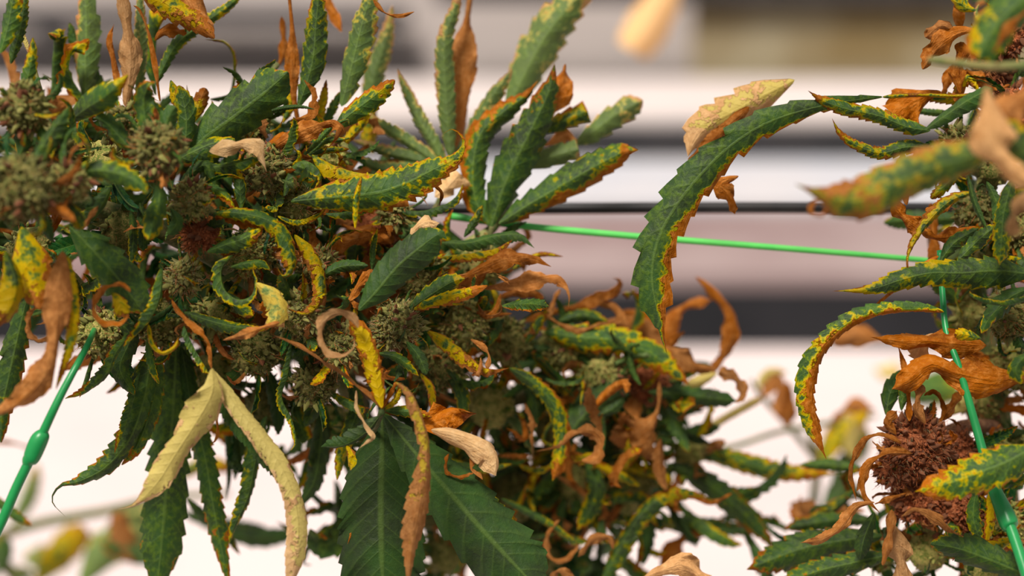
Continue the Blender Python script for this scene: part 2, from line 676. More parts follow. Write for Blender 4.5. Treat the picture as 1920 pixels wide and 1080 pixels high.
def bud(plant, px, py, r, dcm, mix='mixed', leaves=9, ln=1.0, calyx=26, rust=0.2, hair=60, fuzz=0, flow=None, back=True, ry=None):
    """one flower cluster: core > calyx, pistil_hair, sugar_leaf"""
    NSEED[0] += 1
    sd = NSEED[0]
    calyx = int(calyx * .8)
    rg = random.Random(sd)
    c = P(px, py, dcm)
    R = r * pxm(dcm)
    axes = np.array([R * .72, R * .6, (ry * pxm(dcm) if ry else R) * .72])
    V, F = core_mesh(axes, sd)
    ng = np.random.default_rng(sd)
    for k in range(int(190 * (r / 60) ** 2) if calyx > 8 else 40):      # tiny bracts too small to pick apart
        dv = ng.normal(size=3); dv /= np.linalg.norm(dv)
        if np.dot(dv, VIEW) > .35: dv -= 2 * VIEW * np.dot(dv, VIEW)
        p = dv * axes * ng.uniform(.85, 1.1)
        d = dv + ng.normal(size=3) * .55; d /= np.linalg.norm(d)
        x = np.cross(d, (.3, .2, .93)); x /= np.linalg.norm(x); y = np.cross(d, x)
        q = ng.uniform(.0005, .0010); s0 = len(V)
        for f, w_ in ((-.6, .5), (.4, 1.0), (1.4, .7)):
            for g in range(5):
                an = g * 1.2566
                V.append(p + d * q * f + (x * math.cos(an) + y * math.sin(an)) * q * w_)
        V.append(p + d * q * 2.6 + x * q * ng.uniform(-.6, .6))
        for f in range(2):
            for g in range(5):
                i0, i1 = s0 + f * 5 + g, s0 + f * 5 + (g + 1) % 5
                F.append((i0, i1, i1 + 5, i0 + 5))
        for g in range(5): F.append((s0 + 10 + g, s0 + 10 + (g + 1) % 5, s0 + 15))
    b = link('flower_cluster', mesh_from('flower_cluster', V, F, M_COREB if rust > .6 else M_CORE), plant, c)
    cal = CALB if rust > .6 else CALG
    for k in range(calyx):
        v = Vector((rg.gauss(0, 1), rg.gauss(0, 1), rg.gauss(0, 1))).normalized()
        if v.dot(Vector(VIEW)) > .3:
            v = v - 2 * Vector(VIEW) * v.dot(Vector(VIEW))
        p = Vector(np.array(v) * axes) * rg.uniform(.9, 1.12)
        me = rg.choice(CALB if rg.random() < rust * .5 else cal)
        q = v.lerp(Vector((rg.gauss(0, 1), rg.gauss(0, 1), rg.gauss(0, 1))), .3).to_track_quat('Z', 'Y')
        o = link('calyx', me, b, Vector(c) + p, q, rg.uniform(.0017, .0033))
    if hair:
        hairs(b, 'pistil_hairs', c, axes, int(hair * (2.4 if rust > .55 else 1.2)), .0052, .00015, M_HAIR, sd)
    if fuzz:
        hairs(b, 'trichome_fuzz', c, axes * 1.08, fuzz * 2, .0024, .00009, M_FUZZ, sd + 5000)
    looks = MIXES[mix][0]
    leaves = int(leaves * 1.25)
    for k in range(leaves):
        a = 2 * math.pi * (k + rg.random()) / leaves
        depth = rg.uniform(-.9, .45)
        if flow is not None and rg.random() < .55:
            a = math.radians(flow) + rg.gauss(0, .6)
        d = RIGHT * math.cos(a) + UP * math.sin(a) + VIEW * depth
        d = d / np.linalg.norm(d)
        p = c + d * axes * rg.uniform(.2, .8)
        nrm = -VIEW + np.array([rg.gauss(0, .5), rg.gauss(0, .5), rg.gauss(0, .5)]) + UP * .4
        if rg.random() < .3: nrm = -nrm
        o = link('sugar_leaf', rg.choice(VARS), b, p, frame_quat(d, nrm), ln * rg.uniform(.55, 1.15))
        setlook(o, rg.choice(looks), rg.uniform(-.4, .4))
    return b


def inner_foliage(plant, poly, n, dr, look, ln=1.6, flow=None, seed=1):
    """the dim tangle of leaves deep inside the plant, joined into one part"""
    rg = random.Random(seed)
    xs, ys = [p[0] for p in poly], [p[1] for p in poly]
    VV, FF, UU, TT = [], [], [], []
    org = P(sum(xs) / len(xs), sum(ys) / len(ys), dr[0])
    off = 0
    cache = []
    for m in VARS[:14]:
        v = np.array([q.co[:] for q in m.vertices]); f = [tuple(p.vertices) for p in m.polygons]
        cache.append((v, f, [q.value for q in m.attributes['vt'].data], m['uvs']))
    k = 0
    while k < n:
        x, y = rg.uniform(min(xs), max(xs)), rg.uniform(min(ys), max(ys))
        ins = False
        for i in range(len(poly)):
            (x1, y1), (x2, y2) = poly[i], poly[i - 1]
            if (y1 > y) != (y2 > y) and x < (x2 - x1) * (y - y1) / (y2 - y1) + x1: ins = not ins
        if not ins: continue
        k += 1
        a = math.radians(flow) + rg.gauss(0, .5) if flow is not None else rg.uniform(0, 6.283)
        d = RIGHT * math.cos(a) + UP * math.sin(a) + VIEW * rg.uniform(-.4, .4)
        nrm = -VIEW + np.array([rg.gauss(0, .4) for _ in range(3)])
        M = np.array(frame_quat(d, nrm).to_matrix()) * ln * rg.uniform(.8, 1.2)
        v, f, vt, uv = rg.choice(cache)
        p = P(x, y, rg.uniform(*dr)) - (M @ np.array([0, .014, 0]))
        VV.append(v @ M.T + p - org); FF += [tuple(i + off for i in q) for q in f]
        off += len(v); UU += [tuple(q) for q in uv]; TT += vt
    me = finish_leaf('inner_foliage', np.vstack(VV), FF, UU, TT)
    o = link('inner_foliage', me, plant, org)
    o['kind'] = 'stuff'
    setlook(o, look)
    return o


def scatter(plant, poly, n, dr, mix, ln=(.8, 1.5), flow=None, spread=.7, name='leaf', seed=1):
    """loose leaves growing behind the buds inside an outline"""
    rg = random.Random(seed)
    xs, ys = [p[0] for p in poly], [p[1] for p in poly]
    k = 0
    looks = MIXES[mix][0]
    while k < n:
        x, y = rg.uniform(min(xs), max(xs)), rg.uniform(min(ys), max(ys))
        ins = False
        for i in range(len(poly)):
            (x1, y1), (x2, y2) = poly[i], poly[i - 1]
            if (y1 > y) != (y2 > y) and x < (x2 - x1) * (y - y1) / (y2 - y1) + x1: ins = not ins
        if not ins: continue
        k += 1
        dd = rg.uniform(*dr)
        a = math.radians(flow) + rg.gauss(0, spread) if flow is not None else rg.uniform(0, 6.283)
        d = RIGHT * math.cos(a) + UP * math.sin(a) + VIEW * rg.uniform(-.5, .5)
        nrm = -VIEW + np.array([rg.gauss(0, .45), rg.gauss(0, .45), rg.gauss(0, .45)]) + UP * .3
        o = link(name, rg.choice(VARS), plant, P(x, y, dd), frame_quat(d, nrm), rg.uniform(*ln))
        setlook(o, rg.choice(looks), rg.uniform(-.4, .4))

# ================================================================ the greenhouse behind
def box(name, x0, x1, y0, y1, z0, z1, mat, parent=None, bevel=0.0):
    c = np.array([(x0 + x1) / 2, (y0 + y1) / 2, z0])
    V = [(x - c[0], y - c[1], z - c[2]) for z in (z0, z1) for y in (y0, y1) for x in (x0, x1)]
    F = [(0, 2, 3, 1), (4, 5, 7, 6), (0, 1, 5, 4), (2, 6, 7, 3), (0, 4, 6, 2), (1, 3, 7, 5)]
    me = mesh_from(name, V, F, mat, smooth=False)
    return link(name, me, parent, c)


M_FLOOR = plain('black_ground_fabric', (0.012, 0.012, 0.015), (0.022, 0.021, 0.026), 6, 0.8)
M_WHITE = plain('white_tray', (0.60, 0.515, 0.51), (0.66, 0.56, 0.55), 3, 0.5)
M_MAUVE = plain('mauve_film', (0.20, 0.125, 0.125), (0.31, 0.235, 0.23), 1.6, 0.55)
M_COOL = plain('cool_white_tray', (0.42, 0.44, 0.50), (0.52, 0.50, 0.52), 2.0, 0.5)
M_PINKW = plain('pinkish_white_tray', (0.56, 0.50, 0.49), (0.66, 0.58, 0.56), 1.2, 0.5)
M_DARK = plain('black_panel', (0.016, 0.016, 0.019), (0.03, 0.028, 0.032), 3, 0.6)
M_GREY = plain('charcoal_panel', (0.03, 0.03, 0.034), (0.05, 0.046, 0.05), 3, 0.6)
M_STEEL = plain('steel', (0.30, 0.30, 0.31), (0.36, 0.36, 0.36), 8, 0.4, 0.5)
M_OCHRE = plain('tan_board', (0.20, 0.135, 0.05), (0.34, 0.29, 0.19), 1.5, 0.7)
M_WALL = plain('greenhouse_film', (0.40, 0.35, 0.33), (0.50, 0.44, 0.42), 1.0, 0.7)
M_PIPE = plain('black_hose', (0.008, 0.008, 0.010), (0.02, 0.018, 0.018), 30, 0.35, 0.5)
M_CORD = plain('green_cord', (0.010, 0.25, 0.062), (0.015, 0.30, 0.075), 60, 0.35, 0.5, transl=0.15)
M_CORDL = plain('light_green_cord', (0.08, 0.55, 0.10), (0.12, 0.62, 0.12), 60, 0.4, 0.5, transl=0.15)

fl = box('floor', -7, 7, -1.2, 9.4, -0.04, 0.0, M_FLOOR); fl['kind'] = 'structure'
wl = box('wall_back', -7, 7, 9.2, 9.3, 0, 2.6, M_WALL); wl['kind'] = 'structure'


def bench(y0, y1, top, side, label, z=0.8, x0=-6, x1=6):
    r = empty('grow_bench', ((x0 + x1) / 2, (y0 + y1) / 2, 0))
    tag(r, label, 'bench', 'long grow benches behind the plants')
    box('tray', x0, x1, y0, y1, z - 0.03, z, top, r)
    box('side_panel', x0, x1, y0, y0 + 0.02, z - 0.34, z - 0.03, side, r)
    box('side_panel', x0, x1, y1 - 0.02, y1, z - 0.34, z - 0.03, side, r)
    n = 5
    for i in range(n):
        for yy in (y0 + .12, y1 - .18):
            x = x0 + .3 + (x1 - x0 - .66) * i / (n - 1)
            box('leg', x, x + .06, yy, yy + .06, 0, z - 0.03, M_STEEL, r)
    return r


bench(0.40, 2.80, M_WHITE, M_DARK, 'bright white bench top under the plants along the foot of the picture')
bench(3.42, 4.24, M_MAUVE, M_DARK, 'blurred mauve bench top just below the black hose')
bench(4.34, 5.26, M_COOL, M_DARK, 'blurred bluish white bench top just above the black hose')
bench(6.5, 8.3, M_PINKW, M_GREY, 'blurred pinkish white bench top above the charcoal gap')

wb = box('storage_tub', -6.0, -0.55, 8.75, 9.1, 1.03, 1.11, M_DARK)
wb.name = 'gutter'; tag(wb, 'blurred dark gutter running along the far wall, at the top of the picture', 'gutter')
for x in (-5.5, -2.5, -0.7):
    box('bracket', x, x + .05, 8.85, 9.19, 0.9, 1.02, M_STEEL, wb)
ob = empty('packing_board', (1.7, 8.9, 0))
tag(ob, 'blurred ochre board standing by the far wall, upper right', 'board')
box('board_panel', 0.95, 2.9, 8.85, 8.88, 0.0, 1.15, M_OCHRE, ob)
box('foot', 1.1, 1.2, 8.7, 9.05, 0, 0.05, M_STEEL, ob)
box('foot', 2.6, 2.7, 8.7, 9.05, 0, 0.05, M_STEEL, ob)
gb = box('gutter', -0.4, 6, 8.75, 8.84, 1.15, 1.27, M_DARK)
tag(gb, 'blurred black gutter above the ochre board', 'gutter')
for x in (1.2, 3.5, 5.5):
    box('bracket', x, x + .05, 8.84, 9.19, 1.16, 1.2, M_STEEL, gb)

# irrigation hose and the green support cords
hose = tube(None, 'irrigation_hose', [(-400, 396, 9), (400, 393, 9), (960, 391, 8.8), (1400, 389, 8.8), (1900, 392, 9), (2500, 400, 9)], 11.2, M_PIPE, sides=12)
tag(hose, 'thin black irrigation hose running level behind the plants', 'hose')
c1 = tube(None, 'support_cord', [(840, 405, 5.5), (985, 424, 5), (1200, 444, 5), (1450, 464, 5), (1735, 488, 5), (1790, 496, 5)], [6.6, 6.6, 6.4, 6, 5.2, 5], M_CORDL, sides=10)
tag(c1, 'bright light green cord stretched almost level between the plants', 'cord')
c2 = tube(None, 'support_cord', [(-80, 1150, -3), (0, 985, -3), (32, 912, -3), (68, 838, -3), (112, 745, -3), (160, 655, -2), (185, 600, 2)],
          [9.5, 9.5, 9.5, 9, 7.5, 6, 5], M_CORD, sides=12)
tag(c2, 'dark green cord with an oval bead, slanting below the left plant', 'cord')
bd = tube(c2, 'bead', [(50, 872, -3), (54, 864, -3), (60, 856, -3), (72, 828, -3), (80, 815, -3), (84, 808, -3)], [9, 13, 16, 17, 14, 8], M_CORD, sides=14)
c3 = tube(None, 'support_cord', [(1762, 470, 1.5), (1768, 560, 1), (1775, 625, .5), (1797, 685, 0), (1830, 800, -.5), (1852, 880, -1), (1866, 930, -1.5), (1895, 990, -2), (1935, 1110, -3)],
          [5.5, 5.8, 6, 6.5, 8, 9, 10, 10.5, 10.5], M_CORD, sides=12)
tag(c3, 'dark green cord with a long bead, hanging in front of the right plant', 'cord')
tube(c3, 'bead', [(1852, 882, -1), (1860, 905, -1.3), (1872, 935, -1.5), (1884, 962, -1.7), (1893, 985, -1.9), (1897, 992, -2)], [9, 11, 14, 17, 17, 10], M_CORD, sides=14)

# ================================================================ left plant
LP = empty('cannabis_plant', P(760, 1240, 9) * np.array([1, 1, 0]) + np.array([0, 0, 0.8]))
tag(LP, 'large budding cannabis plant filling the left and middle, leaves spotted yellow and brown', 'plant')
base = P(760, 1240, 9)
tube(LP, 'stem', [(base[0], base[1], 0.8), (base[0], base[1], .95), base, P(740, 1000, 9), P(690, 820, 8), P(600, 640, 6), P(400, 480, 3), P(150, 380, 0), P(-150, 330, -4)],
     [.008, .0075, .007, .0062, .0055, .005, .0045, .004, .0035], M_STEM, world=True)
BR2 = tube(LP, 'branch', [(700, 860, 8), (820, 800, 9), (1000, 740, 9), (1160, 720, 9), (1260, 740, 10)], [16, 15, 13, 11, 8], M_STEM)
BR3 = tube(LP, 'branch', [(720, 980, 10), (860, 980, 11), (1050, 990, 12), (1230, 960, 12)], [14, 13, 11, 8], M_STEM)
BR4 = tube(LP, 'branch', [(640, 700, 6), (760, 560, 5), (860, 470, 5), (930, 420, 5), (960, 330, 5)], [14, 13, 12, 9, 5], M_STEM)
BR1 = tube(LP, 'branch', [(330, 460, 2), (360, 330, 2), (450, 230, 3), (520, 120, 4)], [12, 11, 9, 6], M_STEM)
tube(LP, 'branch', [(160, 400, 0), (110, 300, 0), (80, 200, 0), (60, 120, 0)], [12, 11, 9, 6], M_STEM)

# buds: x, y, r, cm, mix, leaves, len, calyx, rust, hair, fuzz
for a in [
    (45, 205, 62, -4, 'mixed', 8, .8, 40, .45, 60, 60), (110, 300, 55, -3, 'green', 8, .9, 20, .2, 30, 0),
    (40, 355, 80, -6, 'mixed', 7, .8, 60, .45, 70, 80), (130, 345, 48, -5, 'mixed', 6, .8, 34, .5, 60, 60),
    (235, 235, 48, -2, 'mixed', 7, .9, 26, .6, 50, 40), (295, 280, 62, -4, 'green', 6, .8, 58, .5, 60, 80),
    (200, 300, 50, 0, 'green', 8, 1, 8, .2, 0, 0), (358, 375, 48, -2, 'green', 7, .8, 44, .3, 50, 80),
    (375, 440, 40, -1, 'mixed', 6, .8, 18, .8, 190, 0), (343, 522, 42, -1, 'green', 6, .8, 40, 0, 60, 160),
    (505, 320, 62, 0, 'mixed', 8, .8, 46, .15, 80, 200), (470, 230, 50, 3, 'mixed', 8, .9, 12, .4, 20, 0),
    (560, 390, 52, 1, 'mixed', 8, .9, 26, .3, 50, 100), (470, 480, 62, 1, 'mixed', 10, .9, 24, .3, 80, 120),
    (620, 290, 48, 3, 'dry', 9, .9, 10, .4, 20, 0), (230, 430, 62, 1, 'green', 9, 1, 8, .2, 20, 0),
    (60, 470, 62, 0, 'mixed', 7, 1, 8, .2, 20, 0), (120, 545, 55, 2, 'green', 8, 1, 8, .2, 20, 0),
    (190, 625, 60, 1, 'green', 9, .9, 20, .3, 60, 90), (300, 610, 60, 2, 'green', 9, .9, 20, .3, 60, 60),
    (400, 600, 60, 2, 'green', 9, .9, 10, .3, 30, 0), (480, 660, 62, 2, 'green', 9, .9, 14, .3, 40, 60),
    (560, 590, 55, 0, 'mixed', 8, .8, 56, .35, 80, 200), (600, 500, 48, 1, 'dry', 8, .9, 26, .5, 60, 60),
    (640, 650, 58, 1, 'mixed', 8, .8, 50, .35, 80, 160), (745, 610, 60, 1, 'green', 7, .8, 60, .25, 80, 200),
    (590, 720, 55, 2, 'green', 8, .9, 30, .2, 50, 120), (700, 440, 60, 4, 'dry', 9, .9, 14, .7, 40, 0),
    (740, 400, 40, 3, 'mixed', 7, .8, 30, .3, 40, 60), (790, 520, 58, 3, 'mixed', 9, .9, 26, .4, 60, 60),
    (870, 610, 58, 4, 'mixed', 9, .9, 24, .3, 50, 60), (900, 500, 55, 5, 'mixed', 9, 1, 14, .3, 30, 0),
    (820, 690, 60, 4, 'mixed', 9, 1, 16, .3, 40, 0), (950, 640, 58, 6, 'mixed', 9, 1, 14, .5, 30, 0),
    (1050, 655, 55, 7, 'mixed', 8, 1, 20, .4, 30, 0), (1125, 705, 62, 7, 'mixed', 8, 1, 54, .45, 60, 0),
    (1215, 720, 50, 8, 'dry', 8, 1, 26, .7, 40, 0), (1190, 810, 60, 9, 'green', 10, 1.1, 20, .5, 30, 0),
    (1040, 790, 62, 9, 'green', 9, 1.1, 8, .4, 0, 0), (920, 760, 62, 7, 'mixed', 9, 1.1, 8, .4, 0, 0),
    (400, 700, 52, 4, 'green', 8, 1, 8, .2, 0, 0), (500, 760, 55, 5, 'green', 9, 1, 8, .2, 0, 0),
    (620, 800, 55, 6, 'green', 9, 1.1, 6, .2, 0, 0), (860, 900, 62, 9, 'green', 9, 1.2, 6, .2, 0, 0),
    (960, 930, 66, 10, 'green', 10, 1.2, 8, .2, 0, 0), (1080, 900, 66, 10, 'green', 10, 1.2, 8, .4, 0, 0),
    (1010, 1040, 62, 11, 'green', 10, 1.2, 6, .3, 0, 0), (1180, 920, 60, 10, 'green', 9, 1.1, 8, .5, 0, 0),
    (1290, 850, 40, 10, 'mixed', 8, 1.1, 8, .4, 0, 0), (700, 950, 50, 9, 'green', 8, 1.1, 4, .2, 0, 0),
    (840, 1040, 55, 10, 'green', 8, 1.2, 4, .2, 0, 0),
]:
    bud(LP, *a[:4], mix=a[4], leaves=a[5], ln=a[6], calyx=a[7], rust=a[8], hair=a[9], fuzz=a[10])

scatter(BR1, [(0, 170), (480, 180), (640, 260), (700, 560), (560, 680), (60, 620), (0, 560)], 105, (3.5, 6), 'green', (1.1, 1.8), seed=3)
scatter(BR2, [(480, 560), (700, 420), (900, 440), (1000, 600), (1180, 640), (1300, 760), (1240, 880), (900, 900), (700, 780), (560, 740)], 70, (8, 12), 'green', (1.1, 1.8), seed=4)
scatter(BR3, [(780, 900), (1240, 860), (1180, 1080), (1080, 1100), (860, 1100)], 46, (11, 14), 'green', (1.1, 1.8), seed=5)
scatter(BR4, [(480, 760), (700, 780), (720, 1090), (560, 1000)], 18, (8, 12), 'green', (1.1, 1.8), flow=-100, seed=6)
scatter(BR4, [(420, 700), (640, 720), (640, 840), (440, 800)], 10, (5, 8), 'green', (1, 1.4), flow=-95, seed=8)
scatter(BR2, [(1180, 860), (1300, 840), (1420, 960), (1400, 1010), (1240, 1000)], 9, (10, 13), 'green', (1.2, 1.6), flow=-25, seed=9)

UL = [(0, 190), (160, 190), (300, 230), (480, 230), (640, 290), (800, 400), (860, 470), (720, 620), (560, 700), (430, 680), (180, 640), (0, 560)]
MM = [(480, 600), (700, 440), (900, 470), (1000, 610), (1180, 650), (1280, 740), (1240, 880), (1100, 960), (980, 1060), (860, 1090), (760, 900), (640, 820), (600, 760)]
inner_foliage(LP, UL, 110, (6, 9), 'GG', 1.9, seed=50)
inner_foliage(LP, UL, 60, (5, 8), 'B', 1.5, seed=51)
inner_foliage(LP, MM, 120, (12, 15), 'GG', 1.9, seed=52)
inner_foliage(LP, MM, 60, (10, 13), 'B', 1.5, seed=53)
inner_foliage(LP, [(560, 560), (700, 420), (900, 470), (1000, 640), (760, 720)], 40, (5, 8), 'R', 1.3, seed=55)
inner_foliage(LP, [(1000, 860), (1240, 860), (1200, 1080), (980, 1090)], 36, (13, 16), 'GG', 1.9, seed=54)

scatter(BR1, [(300, 200), (640, 230), (640, 560), (330, 600)], 26, (.2, 2), 'mixed', (.6, 1.0), seed=61)
scatter(BR4, [(560, 560), (900, 440), (1000, 640), (760, 740), (600, 700)], 30, (.5, 4), 'dry', (.6, 1.0), seed=62)
scatter(BR2, [(900, 640), (1200, 660), (1250, 860), (900, 860)], 30, (5, 8), 'dry', (.8, 1.3), seed=63)
scatter(BR3, [(860, 840), (1240, 860), (1200, 1080), (1000, 1080)], 22, (7, 10), 'yellow', (.9, 1.4), seed=64)

l = leaf
# --- blades above and behind the upper left
l(LP, [(20, 120), (40, 45), (50, -20)], 30, 'GY', -2)
l(LP, [(0, 100), (12, 60), (22, 10), (30, -30)], 44, 'GY', -3, roll=(20, 20))
l(LP, [(60, 110), (40, 60), (22, 22)], 12, 'P', 0)
l(LP, [(15, 205), (45, 165), (60, 110), (62, 70)], 34, 'GY', -3)
l(LP, [(160, 190), (160, 110), (162, 50), (158, -40)], 62, (.28, .3, .35, 0, 0), 4, side=.6, roll=(10, 10))
l(LP, [(235, 200), (245, 120), (238, 50), (225, -30)], 44, 'PB', 2, side=.3)
l(LP, [(262, 190), (262, 120), (264, 60), (262, -30)], 34, 'LG', 3)
l(LP, [(300, 190), (290, 120), (278, 60), (262, 20), (250, 10)], 10, 'B', 1, prof='rib')
l(LP, [(225, 180), (212, 110), (205, 75), (214, 45)], 16, 'B', 2)
l(LP, [(240, -60), (285, -15), (335, 22), (372, 45), (402, 72)], 62, 'YB', 1, roll=(20, -10), side=-.3)
l(LP, [(330, -60), (352, -10), (375, 32), (402, 70)], 44, 'BT', 1.4, roll=(-20, 10))
l(LP, [(290, 160), (330, 85), (380, 45), (430, 10), (470, -30)], 32, 'GY', 3)
l(LP, [(348, 60), (352, 20), (360, -20)], 16, 'Y', 2)
l(LP, [(290, 75), (310, 58), (350, 62)], 26, 'B', 2)
l(LP, [(560, 240), (548, 150), (548, 60), (540, -30)], 24, 'B', 3)
l(LP, [(520, 130), (532, 90), (528, 30)], 20, 'B', 5)
l(LP, [(560, 200), (585, 120), (592, 50), (600, -30)], 58, 'GY', 2, roll=(10, 0))
l(LP, [(640, 200), (660, 120), (680, 40), (705, -40)], 66, (.3, .5, .3, 0, 0), 3, roll=(15, 15))
l(LP, [(690, 250), (700, 150), (722, 80), (736, 10)], 50, 'LG', 7)
l(LP, [(700, 0), (722, 24), (750, 30), (777, 22)], 8, 'B', 1, prof='rib')
l(LP, [(640, 60), (622, 20), (600, -20)], 26, 'B', 6)
l(LP, [(846, 300), (836, 180), (834, 80), (852, 20), (868, -40)], 48, 'LG', 5, side=.3)
l(LP, [(852, 290), (866, 180), (872, 70), (885, -30)], 50, 'BT', 6, side=-.2)
l(LP, [(950, 210), (1010, 90), (1060, 20), (1120, -40)], 100, 'LG', 7)
# --- around the upper left buds
l(LP, [(125, 232, 1), (160, 205, 0), (200, 178, -1), (240, 140, -1)], 62, 'GY', -3.5, roll=(-5, 5), tooth=.12)
l(LP, [(50, 318), (75, 280), (105, 235), (130, 200)], 44, 'G', -5, roll=(25, 25))
l(LP, [(35, 300), (45, 260), (30, 225)], 46, 'G', -4)
l(LP, [(60, 285), (110, 290), (160, 278)], 40, 'GY', -3, roll=(50, 40))
l(LP, [(250, 285), (225, 258), (200, 232), (178, 220)], 44, 'G', -3.5, roll=(0, 30))
l(LP, [(260, 240), (230, 220), (195, 235)], 18, 'GY', -3, roll=(60, 60))
l(LP, [(312, 285), (308, 250), (318, 215), (330, 200)], 48, 'GG', -4)
l(LP, [(345, 285), (350, 235), (345, 195), (335, 160)], 54, 'GY', -1.5)
l(LP, [(320, 150), (330, 180), (335, 200)], 30, 'Y', 0)
l(LP, [(362, 230), (372, 200), (385, 165)], 36, 'YB', 2)
l(LP, [(130, 335), (170, 320), (220, 325), (262, 345), (275, 362)], 50, 'GY', -5, roll=(-10, 15), fold=.2)
l(LP, [(292, 335), (300, 370), (290, 410), (278, 450)], 60, 'GY', -4, fold=.5)
l(LP, [(245, 395), (250, 430), (248, 480), (245, 500)], 24, 'GY', -1.5)
l(LP, [(262, 380), (270, 420), (268, 470)], 38, 'G', -1)
l(LP, [(50, 375), (75, 405), (100, 452)], 34, 'GG', -5, fold=.5)
l(LP, [(120, 375), (140, 400), (152, 430)], 34, 'GY', -5)
l(LP, [(210, 350), (185, 395), (155, 430)], 44, 'G', -3, roll=(30, 40))
l(LP, [(155, 430), (170, 405), (185, 385)], 12, 'BT', -3.6)
l(LP, [(320, 390), (332, 415), (318, 440)], 32, 'GG', -3)
l(LP, [(130, 425), (170, 465), (215, 515), (250, 560), (272, 590)], [70, 84, 80, 60, 30], 'G', -3, roll=(-8, -8), prof='tip', side=-.35, fold=.15)
l(LP, [(40, 425), (55, 470), (68, 530), (75, 580)], [78, 80, 60, 40], 'YB', -4, side=.1, prof='tip', fold=.2)
l(LP, [(10, 470), (30, 530), (18, 580), (-20, 620)], 62, 'Y', -4.5, roll=(20, 20))
l(LP, [(118, 470), (112, 540), (106, 620), (92, 690), (50, 745), (0, 775), (-30, 775)], [40, 46, 50, 56, 52, 44, 30], 'BT', -5, roll=(5, 30), base=-.1, prof='tip', label='long tan and yellow leaf hanging down at the left edge')
l(LP, [(126, 480), (135, 540), (138, 600), (128, 660), (105, 730)], 30, 'Y', -4.6)
l(LP, [(50, 560), (36, 620), (18, 700), (4, 770), (2, 830)], 64, 'GB', -2, side=.35)
l(LP, [(78, 572), (62, 585), (55, 612), (68, 635), (92, 628)], 16, 'BT', -3, prof='rib', roll=(60, 60))
l(LP, [(245, 548), (222, 535), (192, 545), (178, 575), (192, 600), (222, 606), (240, 592)], 15, 'B', -4, prof='rib', roll=(62, 40), fold=.1, label='rusty ring-shaped curled leaf tip')
l(LP, [(210, 548), (222, 565), (232, 592)], 34, 'Y', -3.8, fold=.1, teeth=5)
l(LP, [(305, 500), (298, 560), (275, 605), (232, 650)], 32, 'GY', -3, roll=(35, 45))
l(LP, [(278, 608), (285, 645), (305, 662), (328, 650), (335, 632)], 11, 'Y', -2.6, prof='rib')
l(LP, [(240, 630), (215, 665), (200, 700), (160, 735), (122, 748)], 30, 'GB', -1, roll=(20, 40))
l(LP, [(215, 600), (245, 630), (225, 690), (252, 740)], 46, 'G', 0)
l(LP, [(275, 640), (285, 690), (298, 720)], 20, 'GY', -1)
# --- hanging blades lower left
l(LP, [(285, 650), (272, 740), (245, 820), (200, 875), (150, 902), (112, 912), (98, 940), (124, 970)], [60, 62, 56, 46, 22, 10, 7, 4], 'GB', 1, roll=(20, 10), prof='tip', label='dark hanging leaf ending in a thin brown hook')
l(LP, [(300, 660), (285, 760), (255, 840), (228, 872)], 48, 'GB', 1.6)
l(LP, [(262, 700), (245, 770), (215, 850)], 24, 'GY', .5, roll=(60, 50))
l(LP, [(330, 640), (325, 760), (315, 880), (305, 1000), (292, 1130)], [60, 84, 92, 90, 60], (.16, .1, 0, 0, -.3), 3, prof='tip', fold=.2, label='long dark green serrated leaf hanging below the left bud')
l(LP, [(350, 650), (360, 760), (385, 860), (402, 960), (432, 1110)], [30, 50, 52, 50, 36], 'GB', 3.5, prof='tip', side=.1)
l(LP, [(340, 650), (352, 720), (362, 790)], 40, 'GG', 3)
l(LP, [(395, 740), (408, 800), (404, 825), (394, 832)], 9, 'B', 2)
l(LP, [(405, 690), (425, 790), (430, 880), (424, 940)], 20, 'GG', 7)
l(LP, [(500, 780), (480, 860), (465, 930), (440, 985), (430, 1020)], 40, 'GY', 3, roll=(30, 20))
l(LP, [(445, 740), (450, 820), (440, 900)], 34, 'GG', 7)
l(LP, [(548, 640), (540, 700), (528, 745), (548, 790), (555, 830), (545, 845)], 22, 'GY', 1, roll=(50, 40))
l(LP, [(620, 690), (600, 740), (572, 800)], 44, 'G', 3)
l(LP, [(500, 690), (520, 760), (522, 815)], 40, 'GG', 4)
l(LP, [(610, 760), (602, 820), (590, 900), (560, 950)], 50, 'GG', 5)
l(LP, [(350, 935), (375, 960), (420, 1000), (450, 1040)], 26, 'GB', 8)
# pale drooping blade and its stalk
l(LP, [(322, 562), (352, 600), (392, 640), (398, 700)], 14, 'B', -2.4, prof='rib', roll=(30, 50))
l(LP, [(345, 610), (362, 650), (392, 700)], 20, 'GY', -2.2, prof='rib', roll=(40, 60))
l(LP, [(398, 690), (398, 735), (372, 785), (330, 850), (295, 905), (255, 945), (222, 955)], [30, 66, 62, 48, 36, 16, 8], 'P', -3.4, roll=(10, 5), prof='tip', side=.2, fold=.15, tooth=.12, ruffle=.25, crumple=.3, label='pale yellow and pink dried leaf drooping in front')
l(LP, [(400, 695), (438, 755), (485, 815), (530, 880), (555, 950), (558, 1020), (540, 1110)], [24, 34, 38, 38, 40, 40, 36], (.45, 2.3, .9, 0, 0), -3, roll=(20, 10), prof='rib', teeth=24, side=-.25, fold=.1, tooth=.1, label='long arching pale cream leaf curving down to the lower edge')
l(LP, [(405, 720), (440, 790), (490, 850), (535, 900)], 30, 'GG', -2.4, roll=(20, 20), prof='rib', teeth=18)
